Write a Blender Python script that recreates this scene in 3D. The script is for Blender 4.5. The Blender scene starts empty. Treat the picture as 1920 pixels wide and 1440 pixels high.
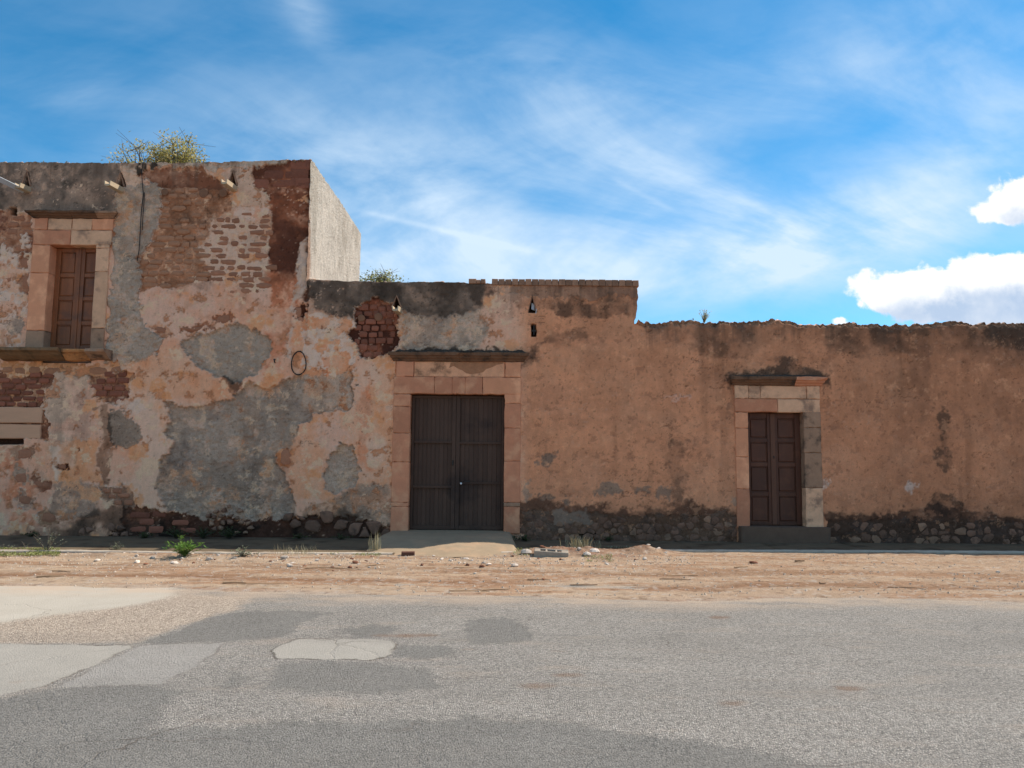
import bpy, math, random
import numpy as np
from mathutils import Matrix, Vector

# ------------------------------------------------------------------ camera, sky, sun, exposure
F = 1443.0; PITCH = math.radians(5.66); ROLL = math.radians(0.5); CAMZ = 1.6; WY = 15.2
SUN = Vector((0.80, 0.370, 1.0)).normalized()          # direction towards the sun
scene = bpy.context.scene
col = scene.collection
RM = Matrix.Rotation(math.pi/2 + PITCH, 4, 'X') @ Matrix.Rotation(ROLL, 4, 'Z')
cd = bpy.data.cameras.new('camera'); cam = bpy.data.objects.new('camera', cd); col.objects.link(cam)
cam.matrix_world = Matrix.Translation((0, 0, CAMZ)) @ RM
cd.sensor_width = 36.0; cd.lens = 36.0*F/1920.0; cd.clip_start = 0.05; cd.clip_end = 5000
scene.camera = cam
R3 = np.array(RM.to_3x3())

def ray(u, v):
    return R3 @ np.array([(u-960.0)/F, (720.0-v)/F, -1.0])
def wp(u, v, y=WY):                                    # photograph point -> point on a vertical plane y
    d = ray(u, v); t = y/d[1]
    return (d[0]*t, CAMZ + d[2]*t)
def gp(u, v, z=0.0):                                   # photograph point -> point on level ground z
    d = ray(u, v); t = (z-CAMZ)/d[2]
    return (d[0]*t, d[1]*t)

sun_el = math.asin(SUN.z); sun_az = math.atan2(SUN.x, SUN.y)
ld = bpy.data.lights.new('sun', 'SUN'); ld.energy = 3.4; ld.angle = math.radians(0.55); ld.color = (1.0, 0.93, 0.82)
sun = bpy.data.objects.new('sun', ld); col.objects.link(sun)
sun.rotation_euler = SUN.to_track_quat('Z', 'Y').to_euler(); sun.location = (0, 0, 30)

class NT:
    def __init__(s, tree): s.t = tree; s.n = tree.nodes; s.l = tree.links
    def new(s, ty, **k):
        n = s.n.new(ty)
        for a, b in k.items(): setattr(n, a, b)
        return n
    def link(s, a, b): s.l.new(a, b)
    def put(s, sock, v):
        if isinstance(v, bpy.types.NodeSocket): s.l.new(v, sock)
        elif isinstance(v, (int, float)):
            try: sock.default_value = v
            except TypeError: sock.default_value = [v]*len(sock.default_value)
        else:
            v = list(v)
            if len(sock.default_value) == 4 and len(v) == 3: v.append(1)
            sock.default_value = v
    def m(s, op, a, b=0.0, c=0.0, clamp=False):
        n = s.new('ShaderNodeMath', operation=op); n.use_clamp = clamp
        s.put(n.inputs[0], a); s.put(n.inputs[1], b); s.put(n.inputs[2], c)
        return n.outputs[0]
    def vm(s, op, a, b=(0, 0, 0)):
        n = s.new('ShaderNodeVectorMath', operation=op)
        s.put(n.inputs[0], a); s.put(n.inputs[1], b)
        return n.outputs[0]
    def ss(s, x, a, b):                                # smoothstep
        n = s.new('ShaderNodeMapRange', interpolation_type='SMOOTHSTEP')
        s.put(n.inputs['Value'], x); n.inputs['From Min'].default_value = a; n.inputs['From Max'].default_value = b
        return n.outputs[0]
    def mix(s, f, a, b, bt='MIX'):
        n = s.new('ShaderNodeMix', data_type='RGBA', blend_type=bt)
        s.put(n.inputs[0], f); s.put(n.inputs[6], a); s.put(n.inputs[7], b)
        return n.outputs[2]
    def noise(s, vec, scale, detail=5, rough=0.55, dist=0.0):
        n = s.new('ShaderNodeTexNoise'); s.put(n.inputs['Vector'], vec)
        n.inputs['Scale'].default_value = scale; n.inputs['Detail'].default_value = detail
        n.inputs['Roughness'].default_value = rough; n.inputs['Distortion'].default_value = dist
        return n.outputs[0]
    def voro(s, vec, scale, feat='F1', out=0):
        n = s.new('ShaderNodeTexVoronoi', feature=feat); s.put(n.inputs['Vector'], vec)
        n.inputs['Scale'].default_value = scale
        return n.outputs[out]
    def xyz(s, v):
        n = s.new('ShaderNodeSeparateXYZ'); s.put(n.inputs[0], v); return n.outputs
    def comb(s, x, y, z):
        n = s.new('ShaderNodeCombineXYZ'); s.put(n.inputs[0], x); s.put(n.inputs[1], y); s.put(n.inputs[2], z); return n.outputs[0]

world = bpy.data.worlds.new('World'); scene.world = world; world.use_nodes = True
w = NT(world.node_tree); w.n.clear()
sky = w.new('ShaderNodeTexSky', sky_type='NISHITA'); sky.sun_disc = False
sky.sun_elevation = sun_el; sky.sun_rotation = sun_az; sky.altitude = 2200; sky.air_density = 1.0; sky.dust_density = 0.6; sky.ozone_density = 3.0
hs = w.new('ShaderNodeHueSaturation'); hs.inputs['Saturation'].default_value = 1.33; hs.inputs['Value'].default_value = 1.0; hs.inputs['Hue'].default_value = 0.484
w.link(sky.outputs[0], hs.inputs['Color'])
tc = w.new('ShaderNodeTexCoord'); D = tc.outputs['Generated']
dx_, dy_, dz_ = w.xyz(D)
ya = w.m('MAXIMUM', w.m('ABSOLUTE', dy_), 0.08)        # sky coordinates mirror before and behind
A_ = w.m('DIVIDE', dx_, ya); E_ = w.m('DIVIDE', dz_, ya)
def ae(u, v):
    d = ray(u, v); return d[0]/d[1], d[2]/d[1]
def blob(u, v, su, sv, ang=0.0):                       # soft bank of cloud round a direction
    a0, e0 = ae(u, v); su /= F; sv /= F; c, s_ = math.cos(math.radians(ang)), math.sin(math.radians(ang))
    a = w.m('SUBTRACT', A_, a0); e = w.m('SUBTRACT', E_, e0)
    p = w.m('ADD', w.m('MULTIPLY', a, c/su), w.m('MULTIPLY', e, s_/su))
    q = w.m('ADD', w.m('MULTIPLY', a, -s_/sv), w.m('MULTIPLY', e, c/sv))
    r = w.m('ADD', w.m('MULTIPLY', p, p), w.m('MULTIPLY', q, q))
    return w.m('EXPONENT', w.m('MULTIPLY', r, -1.0))
P2 = w.comb(A_, E_, 0.0)
def rot2(ang, sx, sy):
    c, s_ = math.cos(math.radians(ang)), math.sin(math.radians(ang))
    p = w.m('ADD', w.m('MULTIPLY', A_, c*sx), w.m('MULTIPLY', E_, s_*sx))
    q = w.m('ADD', w.m('MULTIPLY', A_, -s_*sy), w.m('MULTIPLY', E_, c*sy))
    return w.comb(p, q, 0.0)
# high thin cloud
n1 = w.noise(rot2(-14, 1.2, 2.9), 2.3, 7, 0.60, 0.45)
n2 = w.noise(rot2(20, 1.7, 4.2), 1.6, 5, 0.58, 0.3)
banks = None
for b, k in ((blob(820, 400, 460, 190, -12), .80), (blob(1500, 440, 380, 80, 8), 1.5), (blob(1250, 330, 260, 60, -22), .5), (blob(1780, 300, 200, 60, 14), .45), (blob(1150, 190, 300, 80, -20), .42), (blob(1660, 110, 330, 120, 15), .42),
             (blob(150, 180, 130, 45, 0), .35), (blob(580, 30, 40, 80, 35), .38), (blob(660, 490, 400, 70, 0), .55), (blob(1340, 510, 300, 60, 0), .5), (blob(1880, 190, 150, 60, 0), .35)):
    t = w.m('MULTIPLY', b, k); banks = t if banks is None else w.m('ADD', banks, t)
nn = w.m('ADD', w.m('MULTIPLY', n1, 0.6), w.m('MULTIPLY', n2, 0.4))
cir = w.m('MULTIPLY', w.ss(nn, 0.34, 0.70), w.m('ADD', w.m('MULTIPLY', banks, 1.0), 0.12))
cir = w.m('MINIMUM', w.m('ADD', cir, w.m('MULTIPLY', banks, 0.20)), 0.93)
# vapour trails: thin lines
def trail(u0, v0, u1, v1, wid, k):
    (a0, e0), (a1, e1) = ae(u0, v0), ae(u1, v1)
    L = math.hypot(a1-a0, e1-e0); ca, sa = (a1-a0)/L, (e1-e0)/L
    a = w.m('SUBTRACT', A_, a0); e = w.m('SUBTRACT', E_, e0)
    p = w.m('DIVIDE', w.m('ADD', w.m('MULTIPLY', a, ca), w.m('MULTIPLY', e, sa)), L)
    q = w.m('ADD', w.m('MULTIPLY', a, -sa), w.m('MULTIPLY', e, ca))
    q = w.m('ADD', q, w.m('MULTIPLY', w.m('SUBTRACT', n1, .5), 0.012))
    g = w.m('EXPONENT', w.m('MULTIPLY', w.m('MULTIPLY', q, q), -1.0/(wid/F)**2))
    win = w.m('MULTIPLY', w.ss(p, 0.0, 0.15), w.m('SUBTRACT', 1.0, w.ss(p, 0.7, 1.0)))
    return w.m('MULTIPLY', w.m('MULTIPLY', g, win), k)
cir = w.m('MINIMUM', w.m('ADD', cir, w.m('ADD', trail(650, 390, 1060, 486, 6, .20), trail(1140, 330, 1290, 410, 6, .13))), 0.95)
# heaped cloud
warp = w.vm('ADD', P2, w.vm('MULTIPLY', w.vm('SUBTRACT', w.comb(w.noise(P2, 22, 5, .6), w.noise(w.vm('ADD', P2, (7, 3, 0)), 22, 5, .6), 0.0), (.5, .5, 0)), (.05, .035, 0)))
def cum_density(off):
    global A_, E_
    sA, sE = A_, E_
    v = w.xyz(w.vm('ADD', warp, off)); A_, E_ = v[0], v[1]
    s_ = None
    for b, k in ((blob(1640, 546, 46, 36), 1.0), (blob(1700, 556, 60, 42), 1.0), (blob(1770, 534, 74, 44), 1.1), (blob(1860, 527, 84, 46), 1.2), (blob(1980, 520, 100, 54), 1.3), (blob(1810, 585, 110, 26), .9), (blob(1930, 588, 110, 40), 1.0),
                 (blob(1905, 358, 56, 30), .95), (blob(1868, 402, 60, 24), .75), (blob(1970, 385, 66, 50), .9), (blob(1573, 604, 26, 12), .8), (blob(2180, 540, 140, 70), 1.1)):
        t = w.m('MULTIPLY', b, k); s_ = t if s_ is None else w.m('ADD', s_, t)
    bill = w.noise(w.vm('ADD', P2, off), 22, 8, 0.60, 0.15)
    A_, E_ = sA, sE
    return w.m('ADD', s_, w.m('MULTIPLY', w.m('SUBTRACT', bill, .5), 1.5))
cd0 = cum_density((0, 0, 0)); cd1 = cum_density((0.010, 0.034, 0))
cmask = w.m('MULTIPLY', w.ss(cd0, 0.36, 0.72), .98)
cshade = w.m('MULTIPLY', w.ss(cd1, 0.45, 1.9), w.m('ADD', .45, w.m('MULTIPLY', w.noise(P2, 15, 4, .55), 1.1)))
cumcol = w.mix(cshade, (6.2, 6.2, 6.2), (2.9, 3.6, 4.7))
CIRC = (4.1, 5.0, 5.9)
skyf = w.mix(cir, hs.outputs[0], CIRC)
skyc = w.mix(cmask, skyf, cumcol)
rear = w.mix(w.m('MULTIPLY', w.ss(w.noise(rot2(-14, 1.2, 2.6), 1.9, 3, .5), 0.30, 0.74), 0.72), hs.outputs[0], CIRC)
def bgn(c_):
    b_ = w.new('ShaderNodeBackground'); b_.inputs['Strength'].default_value = 0.1; w.link(c_, b_.inputs['Color']); return b_.outputs[0]
def mixs(f, a, b):
    n = w.new('ShaderNodeMixShader'); w.put(n.inputs[0], f); w.link(a, n.inputs[1]); w.link(b, n.inputs[2]); return n.outputs[0]
# the heaped clouds stand in one part of the sky, the thin banks before us, and unseen cloud behind is thickened to whiten the sky light
inheap = w.m('MULTIPLY', w.m('GREATER_THAN', A_, .30), w.m('LESS_THAN', E_, .50))
front = w.ss(dy_, .10, .22)
wo = w.new('ShaderNodeOutputWorld'); w.link(mixs(front, bgn(rear), mixs(inheap, bgn(skyf), bgn(skyc))), wo.inputs['Surface'])

vs = scene.view_settings
vs.view_transform = 'Standard'; vs.look = 'None'; vs.gamma = 1.0; vs.use_curve_mapping = False
vs.exposure = 0.85

# ------------------------------------------------------------------ helpers
rnd = random.Random(7)
def sr(r, g, b, k=1.0):                                # photograph sRGB (0-255) -> linear, scaled to a base colour
    f = lambda c: (c/255/12.92 if c <= 10 else ((c/255+0.055)/1.055)**2.4)
    return np.array([f(r), f(g), f(b)])*k
def tag(o, label=None, cat=None, group=None, kind=None):
    if label: o['label'] = label
    if cat: o['category'] = cat
    if group: o['group'] = group
    if kind: o['kind'] = kind
    return o
def empty(name, loc=(0, 0, 0)):
    o = bpy.data.objects.new(name, None); col.objects.link(o); o.location = loc; o.empty_display_size = 0.2
    return o
def link(name, me, mat=None, parent=None, loc=None):
    o = bpy.data.objects.new(name, me); col.objects.link(o)
    if mat is not None and len(me.materials) == 0: me.materials.append(mat)
    if loc is not None: o.location = loc
    if parent is not None:
        o.parent = parent
        bpy_parent_offset(o, parent)
    return o
def world_loc(o):
    p = Vector((0, 0, 0))
    while o: p = p + o.location; o = o.parent
    return p
def bpy_parent_offset(o, parent):                      # parents are never turned: keep the world place
    o.location = Vector(o.location) - world_loc(parent)
def pymesh(name, V, Fc, smooth=False):
    me = bpy.data.meshes.new(name); me.from_pydata([tuple(map(float, v)) for v in V], [], [tuple(map(int, f)) for f in Fc]); me.update()
    if smooth:
        me.polygons.foreach_set('use_smooth', [True]*len(me.polygons))
    return me
def npmesh(name, V, Q, smooth=True):
    me = bpy.data.meshes.new(name)
    V = np.ascontiguousarray(V, np.float32); Q = np.ascontiguousarray(Q, np.int32)
    me.vertices.add(len(V)); me.vertices.foreach_set('co', V.ravel())
    me.loops.add(Q.size); me.loops.foreach_set('vertex_index', Q.ravel())
    me.polygons.add(len(Q)); me.polygons.foreach_set('loop_start', np.arange(0, Q.size, 4, dtype=np.int32))
    me.update(calc_edges=True); me.validate()
    me.polygons.foreach_set('use_smooth', np.full(len(me.polygons), smooth))
    return me
def add_col(me, name, C):
    at = me.attributes.new(name, 'FLOAT_COLOR', 'POINT')
    at.data.foreach_set('color', np.ascontiguousarray(np.concatenate([C, np.ones((len(C), 1))], 1), np.float32).ravel())
def add_f(me, name, v):
    at = me.attributes.new(name, 'FLOAT', 'POINT'); at.data.foreach_set('value', np.ascontiguousarray(v, np.float32))

_tab = {}
def vnoise(x, y, seed=0):
    if seed not in _tab: _tab[seed] = np.random.RandomState(seed+11).rand(256, 256)
    T = _tab[seed]
    xi = np.floor(x); yi = np.floor(y); fx = x-xi; fy = y-yi
    fx = fx*fx*fx*(fx*(fx*6-15)+10); fy = fy*fy*fy*(fy*(fy*6-15)+10)
    xi = xi.astype(int) & 255; yi = yi.astype(int) & 255; x1 = (xi+1) & 255; y1 = (yi+1) & 255
    return (T[xi, yi]*(1-fx)+T[x1, yi]*fx)*(1-fy)+(T[xi, y1]*(1-fx)+T[x1, y1]*fx)*fy
def fbm(x, y, seed=0, oct=5, gain=0.55):               # about -1..1
    a = 1.0; s = 0.0; t = 0.0
    for k in range(oct):
        s = s + a*(vnoise(x*2**k+17.3*k, y*2**k+5.1*k, seed+k) - .5); t += a*.5; a *= gain
    return s/t*1.35
def sst(x, a, b):
    t = np.clip((x-a)/(b-a), 0, 1); return t*t*(3-2*t)
def sdf(px, py, poly):
    poly = np.asarray(poly, float); n = len(poly)
    d = np.full(px.shape, 1e9); inside = np.zeros(px.shape, bool)
    for i in range(n):
        a = poly[i]; b = poly[(i+1) % n]; e = b-a
        wx = px-a[0]; wy = py-a[1]
        t = np.clip((wx*e[0]+wy*e[1])/(e@e+1e-12), 0, 1)
        d = np.minimum(d, (wx-e[0]*t)**2+(wy-e[1]*t)**2)
        c = (a[1] <= py) != (b[1] <= py)
        if abs(e[1]) > 1e-12:
            inside ^= c & (px < a[0]+(py-a[1])/e[1]*e[0])
    d = np.sqrt(d); return np.where(inside, -d, d)
def inpoly(x, y, poly):
    return sdf(np.array([x]), np.array([y]), poly)[0] < 0

def tube_data(pts, rads, n=6, base=0):
    V = []; Fc = []
    pts = [Vector(p) for p in pts]
    for i, p in enumerate(pts):
        t = (pts[min(i+1, len(pts)-1)]-pts[max(i-1, 0)])
        t = t.normalized() if t.length > 1e-9 else Vector((0, 0, 1))
        a = t.orthogonal().normalized(); b = t.cross(a)
        for k in range(n):
            an = 2*math.pi*k/n; V.append(p+(a*math.cos(an)+b*math.sin(an))*rads[i])
    for i in range(len(pts)-1):
        for k in range(n):
            Fc.append((base+i*n+k, base+i*n+(k+1) % n, base+(i+1)*n+(k+1) % n, base+(i+1)*n+k))
    Fc.append(tuple(base+k for k in range(n))[::-1]); Fc.append(tuple(base+(len(pts)-1)*n+k for k in range(n)))
    return V, Fc
class MB:
    def __init__(s): s.V = []; s.F = []
    def tube(s, pts, rads, n=6):
        V, Fc = tube_data(pts, rads, n, len(s.V)); s.V += V; s.F += Fc; return s
    def box(s, x0, x1, y0, y1, z0, z1):
        b = len(s.V)
        s.V += [(x0, y0, z0), (x1, y0, z0), (x1, y1, z0), (x0, y1, z0), (x0, y0, z1), (x1, y0, z1), (x1, y1, z1), (x0, y1, z1)]
        s.F += [(b, b+3, b+2, b+1), (b+4, b+5, b+6, b+7), (b, b+1, b+5, b+4), (b+1, b+2, b+6, b+5), (b+2, b+3, b+7, b+6), (b+3, b, b+4, b+7)]
        return s
    def quad(s, a, b_, c, d):
        b = len(s.V); s.V += [a, b_, c, d]; s.F.append((b, b+1, b+2, b+3)); return s
    def tri(s, a, b_, c):
        b = len(s.V); s.V += [a, b_, c]; s.F.append((b, b+1, b+2)); return s
    def slab(s, out, front, back, bev, dome=0.0):      # outline in (x, z), front at y=-front, back at y=+back, bevelled edge
        b = len(s.V); n = len(out); out = [np.array(p, float) for p in out]
        c = sum(out)/n
        for p in out: s.V.append((p[0], back, p[1]))
        for p in out: s.V.append((p[0], -(front-bev), p[1]))
        for p in out:
            d = c-p; L = np.linalg.norm(d); q = p+d/L*min(bev*1.5, L*.45)
            s.V.append((q[0], -front, q[1]))
        for i in range(n):
            j = (i+1) % n
            s.F.append((b+i, b+j, b+n+j, b+n+i)[::-1]); s.F.append((b+n+i, b+n+j, b+2*n+j, b+2*n+i)[::-1])
        if dome:
            s.V.append((c[0], -front-dome, c[1])); k = len(s.V)-1
            for i in range(n): s.F.append((b+2*n+i, k, b+2*n+(i+1) % n))
        else: s.F.append(tuple(b+2*n+i for i in range(n))[::-1])
        return s
    def mesh(s, name, smooth=False): return pymesh(name, s.V, s.F, smooth)
    def obj(s, name, mat, parent=None, loc=None, smooth=False):
        return link(name, s.mesh(name, smooth), mat, parent, loc)
def at_centre(mb):                                     # put the mesh round its own base centre, return the offset
    V = np.array([tuple(v) for v in mb.V]); lo = V.min(0); hi = V.max(0)
    c = np.array([(lo[0]+hi[0])/2, (lo[1]+hi[1])/2, lo[2]])
    mb.V = [tuple(v) for v in V-c]; return tuple(c)
def part(mb, name, mat, parent, smooth=False):
    c = at_centre(mb); return mb.obj(name, mat, parent, c, smooth)

# ------------------------------------------------------------------ materials
def base_mat(name):
    m = bpy.data.materials.new(name); m.use_nodes = True
    t = NT(m.node_tree); t.n.clear()
    p = t.new('ShaderNodeBsdfPrincipled'); o = t.new('ShaderNodeOutputMaterial'); t.link(p.outputs[0], o.inputs[0])
    p.inputs['Specular IOR Level'].default_value = 0.25
    return m, t, p
def bump(t, p, h, strength, dist):
    b = t.new('ShaderNodeBump'); b.inputs['Strength'].default_value = strength; b.inputs['Distance'].default_value = dist
    t.put(b.inputs['Height'], h); t.link(b.outputs[0], p.inputs['Normal'])
def mk(name, c, var=.25, scale=8.0, rough=.9, bmp=.5, bdist=.01, stain=None, objrand=.0, grain=None, stain_amt=.5, spec=.25):
    m, t, p = base_mat(name)
    g = t.new('ShaderNodeNewGeometry').outputs['Position']
    if grain: g2 = t.vm('MULTIPLY', g, grain)
    else: g2 = g
    n = t.noise(g2, scale, 5, .62); f = t.noise(g2, scale*9, 4, .6)
    k = t.m('ADD', t.m('MULTIPLY', t.m('SUBTRACT', n, .5), 2.2*var), t.m('MULTIPLY', t.m('SUBTRACT', f, .5), 1.1*var))
    k = t.m('ADD', k, 1.0)
    if objrand:
        r = t.new('ShaderNodeObjectInfo').outputs['Random']
        k = t.m('MULTIPLY', k, t.m('ADD', t.m('MULTIPLY', r, 2*objrand), 1-objrand))
    cc = t.mix(1.0, tuple(c), t.comb(k, k, k), 'MULTIPLY')
    if stain is not None:
        s_ = t.ss(t.noise(g, scale*.45, 6, .6), .48, .70)
        cc = t.mix(t.m('MULTIPLY', s_, stain_amt), cc, tuple(stain))
    t.put(p.inputs['Base Color'], cc); p.inputs['Roughness'].default_value = rough
    p.inputs['Specular IOR Level'].default_value = spec
    bump(t, p, t.m('ADD', n, t.m('MULTIPLY', f, .35)), bmp, bdist)
    return m

ALB = 2.65                                             # photograph shade colour -> base colour
TINT = np.array([1.09, .998, .885])                      # the shade in the photograph is balanced warm
def S(r, g, b, k=1.0): return sr(r, g, b, ALB*k)*TINT

m_wall, t, p = base_mat('adobe_and_plaster')
g = t.new('ShaderNodeNewGeometry').outputs['Position']
ca = t.new('ShaderNodeAttribute', attribute_name='Col'); ra = t.new('ShaderNodeAttribute', attribute_name='rgh').outputs['Fac']
n_a = t.noise(g, 11, 5, .62); n_b = t.noise(g, 75, 3, .65); n_c = t.noise(t.vm('MULTIPLY', g, (1, 1, .25)), 16, 3, .6)
k = t.m('ADD', 1.0, t.m('ADD', t.m('MULTIPLY', t.m('SUBTRACT', n_a, .5), .34), t.m('ADD', t.m('MULTIPLY', t.m('SUBTRACT', n_b, .5), t.m('ADD', .40, t.m('MULTIPLY', ra, .45))), t.m('MULTIPLY', t.m('SUBTRACT', n_c, .5), .2))))
pit = t.m('SUBTRACT', 1.0, t.m('MULTIPLY', t.m('SUBTRACT', 1.0, t.ss(t.voro(g, 13), .05, .11)), t.ss(t.noise(g, 3, 2), .56, .70)))
k = t.m('MULTIPLY', k, t.m('ADD', .6, t.m('MULTIPLY', pit, .4)))
t.put(p.inputs['Base Color'], t.mix(1.0, ca.outputs['Color'], t.comb(k, k, k), 'MULTIPLY'))
p.inputs['Roughness'].default_value = .95; p.inputs['Specular IOR Level'].default_value = .12
hh = t.m('ADD', t.m('MULTIPLY', t.m('ADD', t.noise(g, 17, 5, .65), t.m('MULTIPLY', t.noise(t.vm('MULTIPLY', g, (1, 1, 1.7)), 34, 3, .6, .8), .6)), ra), t.m('MULTIPLY', n_b, .22))
bump(t, p, t.m('ADD', hh, t.m('MULTIPLY', pit, .5)), 1.0, .045)

m_ash = mk('pink_quarry_stone', S(122, 83, 65), .20, 7, .9, .5, .008, stain=S(146, 114, 92), objrand=.13, stain_amt=.45)
m_ash_pale = mk('pale_quarry_stone', S(136, 108, 89), .24, 8, .9, .55, .01, stain=S(70, 56, 50), objrand=.10, stain_amt=.75)
m_ash_grey = mk('sooted_quarry_stone', S(98, 78, 65), .25, 9, .92, .6, .012, stain=S(48, 40, 35), objrand=.08, stain_amt=.9)
m_ash_dk = mk('blackened_cornice_stone', S(68, 50, 39), .4, 9, .95, .9, .02, stain=S(34, 29, 26), objrand=.1, stain_amt=.95)
m_ash_or = mk('ochre_quarry_stone', S(129, 90, 70), .2, 6, .9, .5, .008, stain=S(165, 125, 100), objrand=.1, stain_amt=.5)
m_brick = mk('adobe_brick', S(98, 68, 54), .26, 14, .97, .9, .012, objrand=.16)
m_brick_red = mk('red_adobe_brick', S(84, 52, 42), .28, 14, .97, .9, .012, objrand=.26)
m_rub = mk('plinth_stone', S(76, 57, 48), .40, 12, .93, .9, .016, stain=S(46, 36, 32), objrand=.26, stain_amt=.85)
m_rub_pale = mk('pale_plinth_stone', S(92, 72, 60), .3, 10, .93, .9, .016, stain=S(58, 46, 40), objrand=.22, stain_amt=.7)
m_tile = mk('coping_tile', S(92, 70, 58), .3, 12, .95, .8, .01, stain=S(50, 44, 40), objrand=.25)
m_spout = mk('weathered_spout_timber', sr(190, 168, 140, .9), .2, 10, .85, .5, .006, grain=(1, .2, 1))
m_tin = mk('pale_tin_gutter', sr(190, 195, 200), .15, 12, .6, .3, .004)
m_gate = mk('brown_steel_gate', S(52, 40, 35, .85), .22, 3, .62, .15, .003, stain=S(30, 24, 23), stain_amt=.85, spec=.15, grain=(1, 1, .35), objrand=.12)
m_door = mk('dark_door_timber', S(52, 29, 18, .85), .35, 9, .6, .4, .004, grain=(1, 1, .12), stain=S(70, 43, 29), stain_amt=.35, objrand=.15, spec=.4)
m_shut = mk('brown_shutter_timber', S(80, 47, 27), .55, 9, .55, .4, .004, grain=(1, 1, .12), stain=S(56, 36, 27), stain_amt=.7, objrand=.15, spec=.4)
m_board = mk('weathered_lintel_board', S(122, 96, 80), .16, 8, .85, .4, .005, grain=(.15, 1, 1))
m_black = mk('black_rubber', (.012, .012, .012), .1, 10, .5, .1, .002)
m_iron = mk('dark_iron', (.03, .025, .022), .2, 10, .6, .2, .002)
m_steel = mk('bright_steel_knob', (.7, .7, .7), .05, 10, .3, .05, .001)
m_log = mk('beam_end_timber', S(78, 56, 44), .35, 12, .9, .6, .008)
m_conc = mk('worn_concrete', sr(176, 152, 124, .74), .22, 4.5, .92, .5, .01, stain=sr(188, 150, 118), stain_amt=.5)
m_conc_pave = mk('pavement_concrete', sr(132, 112, 88, .62), .35, 4, .94, .7, .012, stain=sr(76, 58, 42, .7), stain_amt=.85)
m_block = mk('cement_block', sr(166, 152, 136, .85), .3, 14, .95, .8, .01)
m_pale = mk('pale_rubble', sr(196, 180, 165), .25, 16, .95, .7, .01, objrand=.3)
m_redrub = mk('red_brick_fragment', sr(120, 78, 58), .25, 16, .95, .7, .01, objrand=.35)
m_stick = mk('dry_stick', sr(165, 132, 102), .25, 20, .9, .4, .004, objrand=.4)
m_bark = mk('tree_bark', (.12, .09, .07), .3, 12, .95, .8, .01)
def leafmat(name, c1, c2, tr=.35):
    m, t, p = base_mat(name)
    g = t.new('ShaderNodeNewGeometry').outputs['Position']
    cc = t.mix(t.ss(t.noise(g, 6, 3), .35, .65), tuple(c1), tuple(c2))
    rv = t.new('ShaderNodeAttribute', attribute_name='lv').outputs['Fac']
    cc = t.mix(1.0, cc, t.comb(rv, rv, rv), 'MULTIPLY')
    t.put(p.inputs['Base Color'], cc); p.inputs['Roughness'].default_value = .6
    tr_ = t.new('ShaderNodeBsdfTranslucent'); t.put(tr_.inputs[0], cc)
    mx = t.new('ShaderNodeMixShader'); mx.inputs[0].default_value = tr
    out = [n for n in t.n if n.type == 'OUTPUT_MATERIAL'][0]
    t.link(p.outputs[0], mx.inputs[1]); t.link(tr_.outputs[0], mx.inputs[2]); t.link(mx.outputs[0], out.inputs[0])
    return m
m_leaf_pale = leafmat('backlit_pale_leaf', (.55, .47, .24), (.36, .34, .10), .45)  # leaf colour raised to hold the sun's backlight
m_leaf_grn = leafmat('olive_leaf', (.22, .25, .08), (.40, .37, .18), .45)
m_leaf_bright = leafmat('bright_green_leaf', (.09, .20, .03), (.16, .26, .05))
m_leaf_grey = leafmat('grey_green_leaf', (.28, .29, .20), (.20, .23, .13), .2)
m_leaf_dry = leafmat('dry_straw', (.46, .40, .25), (.36, .30, .17), .2)
m_leaf_turf = leafmat('mat_grass', (.20, .22, .06), (.33, .33, .13), .25)
m_leaf_dark = leafmat('dark_weed_leaf', (.05, .08, .025), (.07, .10, .03))
# ------------------------------------------------------------------ the facade: relief and colour fields
def WPOLY(pts): return np.array([wp(u, v) for u, v in pts])
XC = wp(581, 420)[0]                                   # corner of the tall house
XL, XR = -13.6, 13.6
DX = 0.0160
X1 = round(XC/DX)*DX; XC = X1; X2 = round(wp(1197, 560)[0]/DX)*DX
def curve(pts):
    q = np.array([wp(u, v) for u, v in pts]); return lambda x: np.interp(x, q[:, 0], q[:, 1])
top_house_c = curve([(-400, 305), (-20, 306), (60, 304), (225, 306), (380, 305), (450, 303), (520, 300), (582, 299)])
top_gate_c = curve([(560, 521), (600, 525), (650, 527), (720, 529), (870, 529), (882, 532), (1197, 535)])
top_right_c = curve([(1196, 600), (1206, 606), (1240, 604), (1290, 601), (1330, 605), (1400, 605), (1460, 600), (1480, 603), (1530, 608), (1600, 606), (1690, 611), (1740, 606), (1790, 602), (1830, 607), (1870, 604), (1925, 606), (2400, 608)])
z0 = np.zeros(1)
def nz(x, f, s, o=4): return fbm(x*f, x*0+3.7, s, o)
top_house = lambda x: top_house_c(x)+.018*nz(x, 5, 3)+.012*nz(x, 22, 4)
top_gate = lambda x: top_gate_c(x)+.012*nz(x, 6, 5)
top_right = lambda x: top_right_c(x)+.03*nz(x, 4, 6)+.035*nz(x, 17, 8)

# openings and surrounds, measured from the photograph, as upright rectangles X0 X1 Z0 Z1
def RECT(u0, v0, u1, v1):
    um = (u0+u1)/2; vm_ = (v0+v1)/2
    return (wp(u0, vm_)[0], wp(u1, vm_)[0], wp(um, v1)[1], wp(um, v0)[1])
GATE = RECT(768, 740, 945, 996); DOOR = RECT(1404, 774, 1508, 986); WIN = RECT(89, 461, 176, 654)
GATE_S = RECT(736, 664, 976, 998); DOOR_S = RECT(1379, 712, 1540, 988); WIN_S = RECT(57, 402, 203, 658)

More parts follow.
